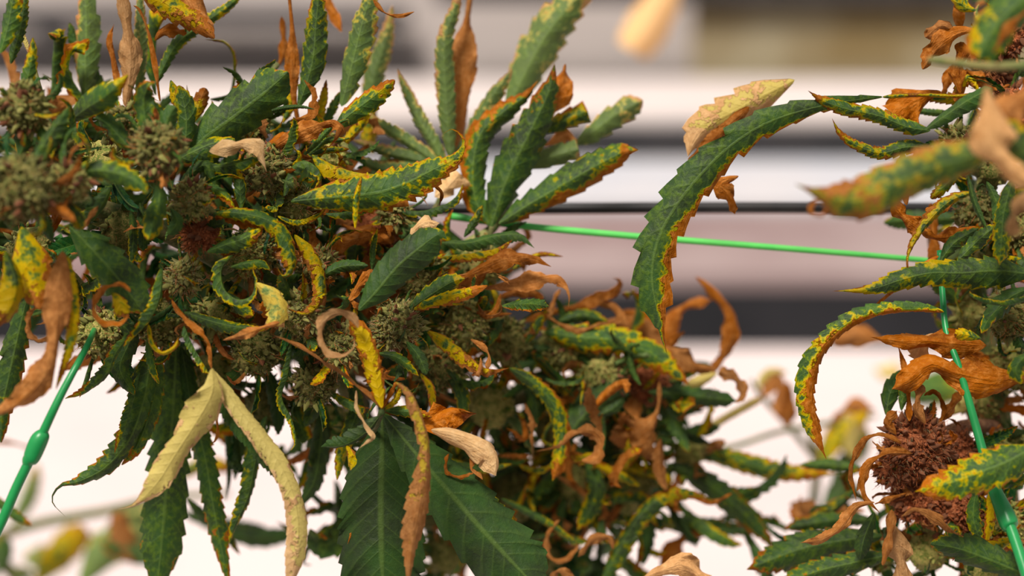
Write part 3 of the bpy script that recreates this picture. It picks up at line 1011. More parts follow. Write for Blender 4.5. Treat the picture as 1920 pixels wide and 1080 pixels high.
# --- upper middle, in focus
l(LP, [(352, 290), (385, 258), (440, 218), (495, 175), (540, 135)], [90, 96, 92, 84, 60], 'G', -1, prof='tip', side=.18, fold=.2, label='broad dark green serrated leaf pointing to the upper right')
l(LP, [(325, 305), (360, 285), (400, 268), (440, 262)], 60, 'GY', -1.6, roll=(30, 30), fold=.3)
l(LP, [(392, 284), (425, 276), (460, 268), (485, 280), (500, 322)], [30, 34, 34, 20, 8], 'T', -2.2, prof='tip', fold=.1, roll=(5, 30), label='pale tan dried leaf fold on the upper left bud')
l(LP, [(375, 312), (420, 312), (470, 300), (492, 292)], 34, 'GY', -1.6, roll=(20, 30))
l(LP, [(452, 392), (450, 355), (446, 318)], 30, 'GY', -1.2)
l(LP, [(372, 345), (400, 352), (425, 368), (440, 390)], 26, 'GYB', -1.8, side=-.5, roll=(0, 30))
l(LP, [(335, 350), (360, 325), (385, 310), (400, 340)], 30, 'G', -1.8)
l(LP, [(500, 282), (545, 255), (590, 235), (625, 226), (640, 243), (628, 265), (615, 278)], [20, 36, 36, 34, 26, 18, 10], 'B', -.5, roll=(10, 60), prof='tip', label='brown shrivelled leaf curling over at its tip')
l(LP, [(490, 278), (525, 262), (560, 262), (590, 240)], 26, 'R', 0)
l(LP, [(572, 290), (592, 270), (620, 240), (650, 225), (655, 235)], 14, 'GB', .5)
l(LP, [(580, 290), (610, 265), (640, 262), (658, 258)], 16, 'GY', .8)
l(LP, [(580, 290), (610, 282), (655, 280)], 18, 'GYB', .8)
l(LP, [(532, 368), (540, 325), (568, 302), (594, 315), (602, 335), (588, 358)], [36, 34, 30, 26, 18, 8], 'GY', -.8, roll=(40, 60), prof='tip')
l(LP, [(500, 260), (490, 230), (500, 210)], 24, 'BT', 1)
l(LP, [(545, 225), (580, 215), (585, 180), (570, 150)], 22, 'B', 1.6, roll=(20, 50))
l(LP, [(490, 215), (520, 205), (560, 200), (590, 205)], 12, 'GG', 1)
l(LP, [(560, 262), (590, 230), (605, 190), (612, 150)], 26, 'Y', 3)
l(LP, [(600, 250), (620, 210), (640, 170)], 24, 'GY', 3.5)
l(LP, [(625, 245), (655, 215), (695, 185), (740, 150)], 54, 'GYB', 1, side=.45, roll=(10, 10))
l(LP, [(530, 230), (545, 195), (540, 150)], 24, 'Y', 3.5)
l(LP, [(545, 378), (610, 372), (665, 367), (715, 360), (765, 342), (812, 318), (848, 300), (868, 274), (862, 252), (845, 243), (828, 254)],
  [30, 66, 86, 84, 68, 46, 30, 18, 11, 8, 4], 'GYB', -1.5, roll=(-12, 0, 25, 60), prof='tip', teeth=17, fold=.15, side=-.1, label='arching mottled leaf whose thin tip hooks back over itself')
l(LP, [(585, 290), (620, 312), (665, 324), (720, 328), (775, 326)], [50, 44, 26, 20, 10], 'YB', -.6, roll=(30, 60), prof='tip')
l(LP, [(592, 330), (640, 330), (700, 340)], 30, 'G', -.2)
l(LP, [(666, 428), (668, 375), (678, 330)], 22, 'Y', -2.2, fold=.6)
l(LP, [(812, 345), (828, 362), (824, 385)], 9, 'R', 0)
l(LP, [(750, 395), (800, 395), (850, 375), (868, 345)], 26, 'GY', 2.5, roll=(50, 40))
# radiating fan behind
fan = tube(LP, 'fan_leaf', [(800, 420, 5), (825, 370, 5), (836, 322, 5)], [5, 5, 4], M_STEM)
for pts, w, lk in [([(836, 322), (800, 292), (750, 258), (690, 222), (650, 205)], 34, 'LG'), ([(836, 320), (815, 275), (785, 225), (755, 160), (745, 130)], 36, 'LG'),
                   ([(836, 322), (780, 300), (720, 285), (660, 262)], 34, 'LG'),
                   ([(832, 326), (780, 318), (720, 318), (650, 290)], 34, 'LG'), ([(840, 320), (880, 260), (910, 200), (960, 130)], 50, 'LG')]:
    l(fan, pts, w, lk, 5.5, name='leaflet', roll=(15, 15))
l(LP, [(815, 370), (845, 345), (862, 325)], 60, 'T', 4)
l(LP, [(690, 275), (692, 220), (715, 165)], 30, 'YB', 6.5)
l(LP, [(700, 290), (690, 260), (700, 240)], 40, 'Y', 7)
# upright group
up = tube(LP, 'fan_leaf', [(905, 500, 4), (915, 460, 4), (922, 425, 4)], [5, 5, 5], M_STEM)
l(up, [(920, 425), (890, 370), (888, 300), (905, 245), (950, 205), (985, 180), (1010, 150)], [50, 62, 64, 56, 46, 36, 20], (.46, .2, 0, .55, 0), 4.5, name='leaflet', prof='tip', side=.3)
l(up, [(922, 425), (945, 350), (975, 285), (1000, 235), (1030, 170), (1040, 120)], [60, 92, 88, 70, 56, 30], (.36, .15, 0, .1, -.2), 4, name='leaflet', prof='tip', base=-.1)
l(up, [(935, 420), (985, 388), (1050, 350), (1120, 310), (1170, 285), (1197, 282)], [40, 64, 76, 62, 40, 26], (.46, .3, 0, -.3, 0), 4, name='leaflet', prof='rib', teeth=9, side=-.35, label='upright green leaflet with a rust red upper edge and yellow tip')
l(up, [(922, 400), (960, 320), (1000, 260), (1010, 220)], 44, 'YB', 5, name='leaflet', roll=(40, 30))
l(LP, [(1000, 260), (1020, 215), (1050, 170), (1060, 120)], 52, 'B', 4.5, side=-.2)
l(LP, [(1015, 250), (1060, 225), (1102, 208)], [40, 50, 52], 'GYB', 5, prof='rib', teeth=4, side=.5)
l(LP, [(1075, 272), (1115, 245), (1155, 215), (1205, 188)], [40, 56, 60, 50], 'LG', 6, prof='tip', roll=(10, 0), side=.3)
l(LP, [(985, 315), (1030, 295), (1085, 280)], [40, 52, 44], (.2, .3, .75, 0, 0), 5, prof='rib', teeth=4)
l(LP, [(1020, 275), (1060, 255), (1080, 270)], 30, 'BT', 5.5)
l(LP, [(870, 445), (890, 415), (905, 385)], 22, 'GY', 3)
# --- centre
l(LP, [(400, 400), (450, 400), (500, 412), (532, 440), (546, 480), (545, 510), (530, 518), (518, 498)], [24, 34, 38, 40, 36, 22, 14, 6], 'GYB', -2, roll=(10, 30), prof='tip', fold=.25, label='mottled leaf arching down with a rusty hooked tip')
l(LP, [(400, 408), (450, 412), (490, 425)], 26, 'R', -1.6, roll=(20, 20))
l(LP, [(388, 472), (425, 458), (460, 446), (492, 425)], 40, 'GY', -1.8, roll=(15, 20))
l(LP, [(436, 478), (415, 505), (420, 542), (445, 562), (470, 556), (478, 530), (474, 505), (478, 488)], [24, 32, 30, 22, 14, 10, 7, 4], 'GY', -2, roll=(40, 60), prof='tip', label='green leaf curled into a hoop in the middle of the bud')
l(LP, [(432, 500), (460, 494), (490, 492), (506, 505)], 26, 'GY', -1.5, roll=(30, 20))
l(LP, [(478, 530), (505, 552), (520, 580), (515, 612)], [44, 54, 50, 36], (.3, 1.2, .45, 0, 0), -2.2, prof='rib', teeth=5)
l(LP, [(425, 548), (450, 575), (475, 592)], 32, 'GY', -1)
l(LP, [(552, 440), (580, 475), (602, 520), (600, 565), (572, 590), (530, 575)], [36, 40, 34, 28, 16, 8], 'YB', -1, roll=(0, 50), prof='tip')
l(LP, [(345, 585), (395, 602), (445, 613), (505, 616)], 32, 'GY', -1.8, roll=(10, 20))
l(LP, [(525, 604), (490, 615), (455, 628), (418, 638)], 20, 'BT', -2.4)
l(LP, [(600, 520), (640, 500), (690, 498)], 30, 'GG', 0)
l(LP, [(672, 582), (705, 548), (745, 500), (790, 462), (822, 440), (838, 448)], [40, 66, 72, 60, 42, 20], (-.3, .9, 0, 0, 0), -2, prof='tip', teeth=10, fold=.15, tooth=.12, roll=(-5, 10), label='smooth dark green leaf standing up in the centre, in sharp focus')
l(LP, [(765, 582), (800, 558), (845, 530), (872, 522)], 46, 'GY', .5, fold=.2)
l(LP, [(775, 580), (820, 562), (870, 548), (914, 535)], 36, 'YB', .2, side=-.2, roll=(10, 20))
l(LP, [(655, 565), (672, 530), (692, 506), (708, 512)], 26, 'B', -.6, roll=(20, 60))
l(LP, [(697, 505), (700, 465), (708, 428)], 16, 'GY', 1)
l(LP, [(766, 452), (778, 425), (800, 412), (824, 418)], [14, 26, 28, 12], 'T', -.8, roll=(30, 50), prof='rib')
l(LP, [(700, 440), (640, 455), (600, 478)], 40, 'B', 2)
l(LP, [(640, 420), (680, 440), (740, 450)], 40, 'B', 3)
l(LP, [(610, 400), (650, 398), (700, 385)], 26, 'GY', 0, roll=(50, 40))
l(LP, [(520, 405), (560, 415), (600, 400), (610, 388)], 16, 'Y', -.8, roll=(30, 30))
l(LP, [(828, 455), (880, 455), (930, 442), (975, 440), (1002, 465)], [26, 32, 32, 26, 14], 'GG', 2.5, roll=(20, 40), prof='tip')
l(LP, [(825, 482), (880, 478), (930, 468), (960, 450)], 26, 'YB', 2.2, roll=(40, 30))
l(LP, [(848, 535), (890, 508), (940, 484), (990, 480), (1034, 500)], [30, 44, 38, 28, 12], 'B', 2, roll=(15, 30), prof='tip')
l(LP, [(900, 540), (960, 530), (1010, 520), (1050, 518), (1068, 548), (1066, 576)], [20, 36, 34, 26, 16, 8], 'BT', 3, roll=(20, 60), prof='tip', label='tan dried leaf arching over at the right side of the main bud')
l(LP, [(960, 505), (1010, 478), (1056, 481)], 14, 'YB', 4)
l(LP, [(930, 560), (980, 545), (1020, 560)], 30, 'B', 5)
# ring shaped leaf and central fan
fn = tube(LP, 'fan_leaf', [(690, 830, 2), (705, 800, 0), (716, 772, -1)], [5, 5, 6], M_STEM)
l(fn, [(716, 765), (706, 720), (694, 670), (678, 628), (655, 600)], [24, 40, 42, 38, 22], (.52, 1.6, 0, 0, 0), -2.6, name='leaflet', prof='rib', teeth=10, fold=.2, label='yellow leaflet with rust red edges')
l(fn, [(672, 615), (650, 590), (622, 592), (604, 615), (610, 648), (636, 667), (660, 656), (664, 630)], [20, 24, 24, 22, 18, 12, 9, 5], 'PB', -3.2, name='leaflet', roll=(40, 55, 60), prof='rib', fold=.1, label='pale tan leaf tip rolled into an open ring')
l(fn, [(716, 768), (680, 735), (630, 695), (565, 655), (505, 625)], [12, 13, 11, 11, 9], 'BT', -2.4, name='leaflet', prof='rib', roll=(50, 60), tooth=.08)
l(fn, [(712, 780), (685, 812), (645, 835), (602, 838)], [26, 40, 34, 14], 'GG', -1.8, name='leaflet', prof='rib', roll=(30, 50))
l(fn, [(668, 732), (672, 768), (692, 805), (698, 822), (672, 842)], [7, 10, 10, 10, 4], 'T', -2.4, name='leaflet', prof='rib', roll=(30, 30))
l(fn, [(716, 775), (716, 850), (714, 950), (716, 1050), (722, 1140)], [60, 150, 168, 150, 110], (-.5, .1, 0, 0, 0), .5, name='leaflet', prof='tip', fold=.12, teeth=13, tooth=.14, label='broad dark green leaflet hanging straight down to the lower edge')
l(fn, [(720, 778), (775, 845), (840, 920), (910, 1000), (990, 1085), (1030, 1130)], [40, 100, 132, 140, 110, 80], (-.45, .1, 0, 0, 0), -1, name='leaflet', prof='tip', fold=.1, teeth=12, tooth=.2, label='large green serrated leaflet slanting to the lower edge with a light midrib')
l(fn, [(722, 775), (760, 825), (800, 880), (835, 910)], 34, 'GB', -.4, name='leaflet', side=-.3)
l(fn, [(722, 770), (765, 772), (810, 782)], 30, 'GYB', -1, name='leaflet')
l(fn, [(720, 768), (742, 750), (752, 718)], 16, 'Y', -1.4, name='leaflet')
l(fn, [(716, 766), (730, 742), (744, 716)], 10, 'R', -1.6, name='leaflet', prof='rib')
l(fn, [(742, 716), (768, 735), (788, 780), (800, 835), (797, 895), (785, 960), (772, 1030), (765, 1100)], [18, 32, 30, 34, 52, 58, 44, 30], (.80, .8, .25, .35, 0), -3.4, name='leaflet', roll=(35, 35, 15, 20), prof='tip', fold=.35, label='brown and tan dried leaflet hanging in front of the green ones')
l(LP, [(780, 800), (815, 788), (845, 782), (860, 800)], [50, 66, 64, 30], 'R', -.6, prof='rib', ruffle=.7, fold=.1, roll=(20, 10), teeth=6)
l(LP, [(808, 806), (850, 812), (895, 828), (928, 855), (930, 892)], [40, 60, 66, 54, 24], 'T', -1.6, prof='rib', fold=.3, curl=.5, roll=(10, 40), tooth=.03, crumple=.1, ruffle=.1, label='cream curled dead leaf like a wood shaving')
l(LP, [(842, 850), (838, 880), (858, 892), (888, 886)], 10, 'B', -1, prof='rib', roll=(50, 50))
l(LP, [(905, 900), (882, 880), (888, 856), (912, 862), (915, 885)], 13, 'BT', -1, prof='rib', roll=(50, 50))
l(LP, [(650, 835), (672, 880), (678, 930), (665, 980), (652, 1020)], [34, 44, 40, 22, 8], 'YB', 1, side=.1, prof='tip')
l(LP, [(655, 700), (668, 770), (640, 850), (632, 900)], 40, 'GY', 2.5)
l(LP, [(800, 620), (840, 645), (880, 678), (915, 695), (955, 690)], [30, 38, 30, 20, 8], 'YB', 1.5, prof='tip', roll=(10, 30))
l(LP, [(882, 636), (905, 650), (917, 668), (913, 692)], 11, 'BT', 1, prof='rib')
l(LP, [(822, 680), (852, 712), (868, 750), (866, 790)], 38, 'GY', 3.5)
l(LP, [(708, 662), (748, 672), (785, 705)], 24, 'GY', 0)
l(LP, [(762, 640), (785, 668), (800, 702)], 30, 'GG', 0)
l(LP, [(788, 700), (808, 730), (812, 780)], 20, 'YB', 2)
l(LP, [(880, 640), (900, 600), (930, 600), (915, 650)], 40, 'G', 4)
l(LP, [(870, 575), (910, 590), (960, 588)], 14, 'B', 3.5)
# --- right shoulder of the left plant
l(LP, [(975, 602), (1035, 582), (1100, 568), (1145, 545), (1160, 528), (1148, 520)], [16, 22, 26, 24, 18, 8], 'B', 7, prof='rib', roll=(20, 30))
l(LP, [(1030, 600), (1040, 560), (1052, 540)], 12, 'BT', 6)
l(LP, [(1045, 604), (1090, 592), (1140, 602)], 34, 'GY', 6.5, side=.2)
l(LP, [(1020, 588), (1050, 608), (1088, 620), (1135, 604)], 12, 'BT', 6, prof='rib')
l(LP, [(1110, 565), (1150, 575), (1165, 600), (1145, 610)], 22, 'BT', 7)
l(LP, [(1120, 615), (1170, 605), (1230, 640), (1290, 680)], 46, 'BT', 9)
l(LP, [(1165, 585), (1200, 592), (1235, 625)], 34, 'B', 11)
l(LP, [(985, 645), (1005, 615), (1025, 580)], 24, 'GYB', 5.5)
l(LP, [(1020, 622), (1080, 632), (1150, 638), (1215, 660), (1270, 700), (1292, 722)], [44, 66, 62, 54, 44, 20], 'GYB', 6, prof='tip', fold=.2, side=-.1)
l(LP, [(960, 660), (1040, 655), (1110, 660)], 30, 'G', 6.5)
l(LP, [(1190, 640), (1250, 655), (1300, 682), (1345, 692)], [20, 34, 34, 18], 'BT', 7.5, prof='rib', roll=(20, 20))
l(LP, [(1240, 680), (1255, 610), (1285, 575), (1335, 562)], [40, 34, 26, 16], 'B', 11, prof='rib')
l(LP, [(1305, 518), (1340, 545), (1372, 590), (1370, 640), (1345, 690), (1300, 725)], [14, 26, 30, 30, 30, 22], 'B', 10, prof='rib', roll=(30, 20), label='orange brown leaf looping up against the dark gap')
l(LP, [(1345, 700), (1310, 715), (1280, 730)], 30, 'P', 9)
l(LP, [(1215, 735), (1270, 738), (1330, 746), (1382, 752)], [20, 44, 40, 18], 'GG', 7, prof='rib')
l(LP, [(1378, 755), (1391, 740), (1378, 712), (1348, 696)], [14, 24, 26, 22], (1.4, 0, .25, 0, 0), 6.8, prof='rib', roll=(30, 20))
l(LP, [(955, 690), (1005, 722), (1040, 762), (1054, 810), (1050, 860), (1036, 902)], [36, 46, 50, 48, 44, 24], 'GYB', 4.5, prof='rib', side=.35, fold=.5)
l(LP, [(985, 755), (1000, 790), (998, 840)], 16, 'BT', 5, roll=(50, 40))
l(LP, [(1055, 835), (1085, 790), (1125, 750), (1160, 730)], 90, 'GG', 6)
l(LP, [(1120, 780), (1150, 765), (1170, 745)], 30, 'GG', 5.5)
l(LP, [(1090, 864), (1116, 852), (1122, 826), (1104, 812), (1075, 817), (1050, 836), (1003, 847)], [34, 32, 26, 26, 20, 10, 4], 'BT', 4.5, prof='tip', roll=(50, 50, 30), fold=.1, label='tan curl with a thin straight tip pointing left')
l(LP, [(1120, 848), (1090, 862), (1068, 850)], 30, 'YB', 5.5)
l(LP, [(1236, 715), (1234, 765), (1212, 800), (1170, 815), (1145, 808)], [8, 14, 60, 50, 10], 'BT', 6.5, prof='rib', roll=(0, 0))
l(LP, [(1200, 800), (1215, 830), (1205, 860)], 50, 'BT', 8)
l(LP, [(1098, 862), (1118, 905), (1112, 945), (1083, 994)], [36, 46, 42, 16], 'GY', 7, prof='rib', side=-.1)
l(LP, [(940, 935), (985, 958), (1035, 985), (1088, 1022)], 18, 'GY', 6)
l(LP, [(1050, 975), (1028, 1008), (1034, 1044), (1060, 1046), (1086, 1020)], 13, 'BT', 6, prof='rib', roll=(40, 40))
l(LP, [(1150, 1030), (1142, 1008), (1112, 1012), (1084, 1044)], [10, 18, 20, 8], 'BT', 5, prof='rib')
l(LP, [(1125, 1100), (1165, 1020), (1205, 960), (1255, 925), (1300, 925), (1345, 942)], [40, 46, 44, 38, 28, 12], 'GYB', 7, prof='tip', side=.25, roll=(20, 20), label='arching green leaf with yellow rims over the lower edge')
l(LP, [(1290, 930), (1335, 942), (1372, 925)], 12, 'B', 7)
l(LP, [(1250, 870), (1310, 895), (1370, 940), (1430, 1000), (1450, 1030)], 60, 'GB', 9)
l(LP, [(1260, 845), (1340, 852), (1410, 872), (1480, 886), (1570, 888)], [30, 46, 50, 40, 14], 'GYB', 10.5, prof='rib')
l(LP, [(1265, 820), (1310, 808), (1350, 800)], 36, 'GG', 10)
l(LP, [(1320, 808), (1370, 778), (1430, 745)], 20, 'P', 12, prof='rib')
l(LP, [(1220, 975), (1290, 985), (1360, 990), (1420, 1000)], 46, 'GB', 11)
l(LP, [(1200, 930), (1215, 990), (1205, 1060)], 40, 'GG', 9)
l(LP, [(1240, 1080), (1270, 1020), (1310, 995), (1340, 1000)], 40, 'B', 11)
l(LP, [(1205, 1085), (1245, 1068), (1285, 1060), (1330, 1095)], [16, 40, 50, 40], 'PB', 2, prof='rib', label='crumpled pink brown leaf tip at the lower edge')
l(LP, [(1030, 1090), (1050, 1070), (1080, 1088)], 16, 'BT', 4, prof='rib')
l(LP, [(850, 905), (890, 925), (940, 965), (992, 1018)], [50, 46, 38, 12], 'GY', 1.5, prof='rib', label='yellow tipped leaf beside the large serrated leaflet')
l(LP, [(950, 1010), (990, 1040), (1010, 1060)], 34, 'BT', 1)
l(LP, [(820, 860), (900, 880), (960, 870)], 22, 'GY', 5)

# ================================================================ right plant
RP = empty('cannabis_plant', P(1900, 1240, 8) * np.array([1, 1, 0]) + np.array([0, 0, 0.8]))
tag(RP, 'tall cannabis plant along the right edge with a rusty brown bud low down', 'plant')
rb = P(1900, 1240, 8)
tube(RP, 'stem', [(rb[0], rb[1], 0.8), (rb[0], rb[1], 1.0), rb, P(1890, 1000, 7), P(1870, 760, 6), P(1830, 560, 5), P(1840, 380, 5), P(1890, 180, 4), P(1900, -120, 4)],
     [.008, .0075, .007, .006, .0055, .005, .0045, .004, .003], M_STEM, world=True)
tube(RP, 'branch', [(1870, 800, 6), (1800, 800, 4), (1740, 830, 3), (1700, 850, 3)], [14, 12, 11, 8], M_BSTEM)
tube(RP, 'branch', [(1835, 590, 5), (1790, 540, 6), (1755, 480, 7), (1745, 400, 7)], [14, 13, 12, 9], M_BSTEM)
tube(RP, 'branch', [(1880, 980, 7), (1800, 1010, 5), (1700, 1020, 5), (1600, 1020, 6)], [14, 12, 9, 6], M_STEM)
for a in [
    (1890, 60, 58, 2, 'mixed', 8, 1, 30, .8, 50, 0), (1860, 130, 50, 3, 'dry', 8, .9, 34, 1, 60, 0), (1890, 210, 62, 2, 'dry', 8, .9, 40, .8, 60, 0),
    (1795, 268, 44, 2, 'green', 8, .8, 26, .4, 50, 60), (1860, 310, 55, 3, 'mixed', 8, .9, 10, .4, 0, 0), (1830, 400, 55, 3, 'green', 8, .8, 16, .2, 60, 90),
    (1900, 430, 55, 3, 'green', 8, .9, 16, .2, 60, 60), (1860, 500, 55, 4, 'green', 8, .9, 8, .3, 30, 0), (1890, 590, 58, 2, 'green', 9, .9, 24, .3, 70, 120),
    (1820, 590, 46, 5, 'dry', 8, .9, 10, .6, 30, 0), (1890, 690, 58, 5, 'dry', 9, 1, 12, .6, 40, 0), (1840, 760, 48, 6, 'dry', 8, 1, 14, .6, 30, 0),
    (1715, 838, 82, 2, 'rust', 9, .7, 110, 1, 260, 160), (1790, 850, 56, 3, 'rust', 7, .7, 60, 1, 120, 0), (1675, 880, 46, 2, 'rust', 6, .7, 20, .7, 60, 60), (1720, 930, 66, 3, 'rust', 8, .8, 50, 1, 160, 0),
    (1800, 950, 58, 3, 'dry', 8, .9, 24, .9, 60, 0), (1890, 850, 58, 5, 'mixed', 8, 1, 12, .5, 20, 0), (1880, 980, 60, 3, 'dry', 9, 1, 12, .6, 30, 0),
    (1740, 1030, 55, 4, 'green', 9, 1, 10, .5, 20, 0), (1650, 1030, 50, 6, 'green', 9, 1, 8, .5, 0, 0), (1850, 1070, 58, 3, 'green', 8, 1, 8, .3, 0, 0),
    (1560, 1060, 46, 7, 'green', 9, 1.1, 6, .4, 0, 0),
]:
    bud(RP, *a[:4], mix=a[4], leaves=a[5], ln=a[6], calyx=a[7], rust=a[8], hair=a[9], fuzz=a[10])
scatter(RP, [(1830, -20), (1920, -20), (1930, 1090), (1800, 1090), (1800, 700), (1780, 500), (1800, 300)], 60, (6, 9), 'mixed', (1.0, 1.6), seed=13)
scatter(RP, [(1880, -40), (2050, -40), (2050, 1100), (1900, 1100)], 40, (1, 7), 'mixed', (1.0, 1.6), seed=16)
scatter(RP, [(1600, 900), (1800, 900), (1850, 1090), (1500, 1100), (1480, 1040)], 26, (7, 10), 'green', (1.1, 1.6), flow=190, seed=14)

l(RP, [(1655, 182), (1600, 188), (1545, 198), (1480, 215), (1420, 240), (1360, 282), (1305, 338), (1262, 395), (1232, 455), (1222, 520), (1232, 580), (1242, 630), (1250, 662)],
  [12, 24, 38, 52, 64, 72, 78, 80, 80, 70, 42, 24, 14], (.22, .40, .0, 1.25, -.35), -.8, roll=(25, 10, 0, 0), prof='rib', teeth=14, tooth=.32, slant=1.1, fold=.12, curl=.2, label='long serrated leaf arching down alone, green with a torn rust brown edge')
l(RP, [(1655, 182), (1720, 178), (1790, 180), (1860, 175)], [10, 9, 9, 9], 'YB', 0, prof='rib', tooth=0)
l(RP, [(1490, 150), (1440, 175), (1385, 205), (1330, 235), (1300, 270), (1290, 295)], [60, 84, 84, 70, 46, 16], (.66, 1.3, .7, .3, .1), 2.5, roll=(0, 20), prof='tip', label='pale pinkish leaf curling behind the long arching leaf')
l(RP, [(1405, 200), (1360, 240), (1320, 275), (1290, 300)], 30, 'B', 2.2)
l(RP, [(1385, 330), (1352, 345), (1368, 370), (1378, 402)], [24, 34, 30, 6], 'B', 1.4, prof='rib')
l(RP, [(1745, 245), (1700, 238), (1650, 218), (1590, 205), (1545, 190), (1515, 170)], [34, 38, 38, 34, 22, 10], 'GYB', -1, prof='rib')
l(RP, [(1735, 243), (1775, 215), (1815, 188), (1860, 165)], [18, 34, 42, 36], 'GG', -2, prof='rib', roll=(20, 20), tooth=.1)
l(RP, [(1750, 278), (1700, 276), (1650, 287), (1605, 272), (1575, 250), (1560, 222)], [36, 36, 30, 22, 14, 6], 'GYB', -.5, prof='rib', side=.1)
l(RP, [(1765, 172), (1740, 178), (1705, 195), (1675, 218)], [30, 62, 66, 50], 'R', 1.5, prof='rib', fold=.1)
l(RP, [(1840, 200), (1780, 185), (1700, 178)], 30, 'YB', 2)
l(RP, [(1800, 215), (1740, 210), (1700, 205)], 18, 'GY', 3)
l(RP, [(1880, 280), (1810, 298), (1740, 318), (1670, 350), (1610, 378), (1560, 372), (1490, 345)], [60, 82, 90, 88, 76, 50, 14], (.54, .38, .15, 0, -.1), -9, roll=(10, 10), prof='tip', fold=.1, tooth=.15, label='out of focus leaf in front, green core with pinkish brown edges')
l(RP, [(1560, 372), (1530, 380), (1520, 396), (1540, 402), (1550, 388)], 10, 'B', -8, prof='rib', roll=(30, 30))
l(RP, [(1850, 160), (1860, 220), (1865, 270), (1890, 310), (1940, 350)], [60, 74, 66, 50, 40], 'PB', -10, roll=(10, 0), prof='rib', tooth=.05, label='out of focus pinkish brown folded leaf near the right edge')
l(RP, [(1960, 150), (1900, 200), (1860, 250)], 60, 'BT', -9)
l(RP, [(1960, 320), (1915, 275), (1885, 225)], 60, 'GY', -9.5, fold=.1)
l(RP, [(1950, 350), (1912, 385), (1898, 420), (1908, 445)], [30, 30, 26, 20], 'PB', -8, prof='rib', tooth=.05)
l(RP, [(1700, 385), (1690, 320), (1692, 288), (1705, 282)], 24, 'B', .5, roll=(0, 50))
l(RP, [(1705, 300), (1715, 285), (1702, 280), (1692, 300)], 12, 'B', 0, prof='rib', roll=(50, 50))
l(RP, [(1675, 370), (1688, 400), (1720, 425), (1740, 435)], 40, 'R', .5)
l(RP, [(1825, 360), (1785, 375), (1755, 400), (1730, 430), (1706, 472), (1704, 505), (1722, 524)], [24, 30, 32, 22, 11, 9, 5], 'YB', -.8, prof='tip', roll=(10, 40), fold=.4, label='brown leaf tip twisting down into a thin hook')
l(RP, [(1800, 365), (1770, 385), (1735, 395)], 26, 'B', 0)
l(RP, [(1725, 428), (1755, 445), (1795, 440), (1830, 425)], 34, 'R', 1)
l(RP, [(1745, 380), (1752, 450), (1748, 500), (1745, 520)], 26, 'B', 4)
l(RP, [(1935, 514), (1870, 508), (1800, 512), (1745, 512), (1690, 525), (1630, 543), (1562, 546)], [70, 66, 56, 50, 40, 18, 6], (.24, 1.0, 0, 0, -.55), -1, prof='rib', teeth=15, roll=(-10, 10), fold=.15, label='spotted green and yellow leaf pointing left beside the green cord')
l(RP, [(1760, 480), (1720, 505), (1680, 540), (1640, 575)], 20, 'B', -.4)
l(RP, [(1762, 492), (1790, 455), (1835, 428)], 36, 'GB', .5)
l(RP, [(1795, 490), (1835, 450), (1872, 420)], 40, 'GY', 0, side=-.3)
l(RP, [(1900, 330), (1882, 400), (1878, 450), (1874, 498)], [30, 42, 38, 12], 'GY', -2.4, prof='rib')
l(RP, [(1815, 330), (1828, 380), (1850, 430)], 26, 'GG', -1.4, fold=.7)
l(RP, [(1850, 340), (1868, 380), (1865, 420)], 24, 'GG', -1)
l(RP, [(1800, 320), (1770, 350), (1745, 372)], 30, 'GYB', 1.5)
l(RP, [(1935, 560), (1890, 572), (1850, 568), (1822, 556), (1818, 545)], [18, 16, 13, 12, 10], 'GY', -2.5, prof='rib', roll=(40, 40), tooth=.05)
l(RP, [(1930, 540), (1890, 560), (1850, 600)], 50, 'GG', -1)
l(RP, [(1900, 560), (1860, 590), (1840, 625)], 30, 'GY', -1)
l(RP, [(1770, 585), (1720, 580), (1660, 583), (1600, 600), (1550, 640), (1520, 690), (1512, 750), (1528, 810), (1550, 862)], [24, 30, 36, 42, 46, 50, 44, 36, 10], (.68, .5, 0, 1.35, 0), -.8, prof='rib', teeth=22, roll=(30, 20, 10, 0), tooth=.25, label='arched leaf, dark green outside and rust red inside, over the white gap')
l(RP, [(1850, 648), (1795, 645), (1740, 640), (1690, 640), (1632, 632)], [50, 56, 50, 22, 8], 'R', 0, prof='rib', ruffle=.4)
l(RP, [(1840, 635), (1812, 628), (1790, 625)], 30, 'Y', -1)
l(RP, [(1750, 625), (1728, 645), (1712, 672)], 44, 'PB', .8)
l(RP, [(1935, 700), (1870, 712), (1800, 702), (1745, 682), (1700, 715), (1672, 730)], [60, 68, 64, 58, 40, 14], 'R', -.3, prof='rib', ruffle=.35, label='crumpled rust red leaf lying across the green cord')
l(RP, [(1930, 660), (1905, 690), (1915, 720)], 40, 'GY', -3)
l(RP, [(1705, 790), (1703, 735), (1696, 690), (1684, 648)], 14, 'R', .6, prof='rib')
l(RP, [(1735, 795), (1716, 765), (1718, 725), (1682, 708)], [20, 26, 20, 8], 'BT', .2, prof='rib', roll=(20, 40))
l(RP, [(1662, 780), (1670, 735), (1700, 695)], 46, 'G', 2)
l(RP, [(1690, 770), (1696, 730), (1700, 700)], 26, 'GY', 1.6)
l(RP, [(1758, 800), (1768, 765), (1752, 737), (1732, 742)], 11, 'R', 1.6, prof='rib', roll=(30, 30))
l(RP, [(1765, 790), (1785, 760), (1800, 735)], 26, 'B', 2)
l(RP, [(1778, 780), (1805, 755), (1830, 740)], 44, 'P', 5)
l(RP, [(1690, 832), (1645, 817), (1614, 838), (1598, 882), (1606, 940)], [16, 16, 14, 13, 8], 'B', 0, prof='rib', roll=(30, 40), label='thin brown leaf hooking left from the rusty bud')
l(RP, [(1710, 850), (1662, 852), (1626, 880), (1622, 925), (1650, 962)], [20, 22, 18, 13, 8], 'B', .2, prof='rib', roll=(30, 30))
l(RP, [(1680, 815), (1665, 790), (1682, 770)], 24, 'B', .6)
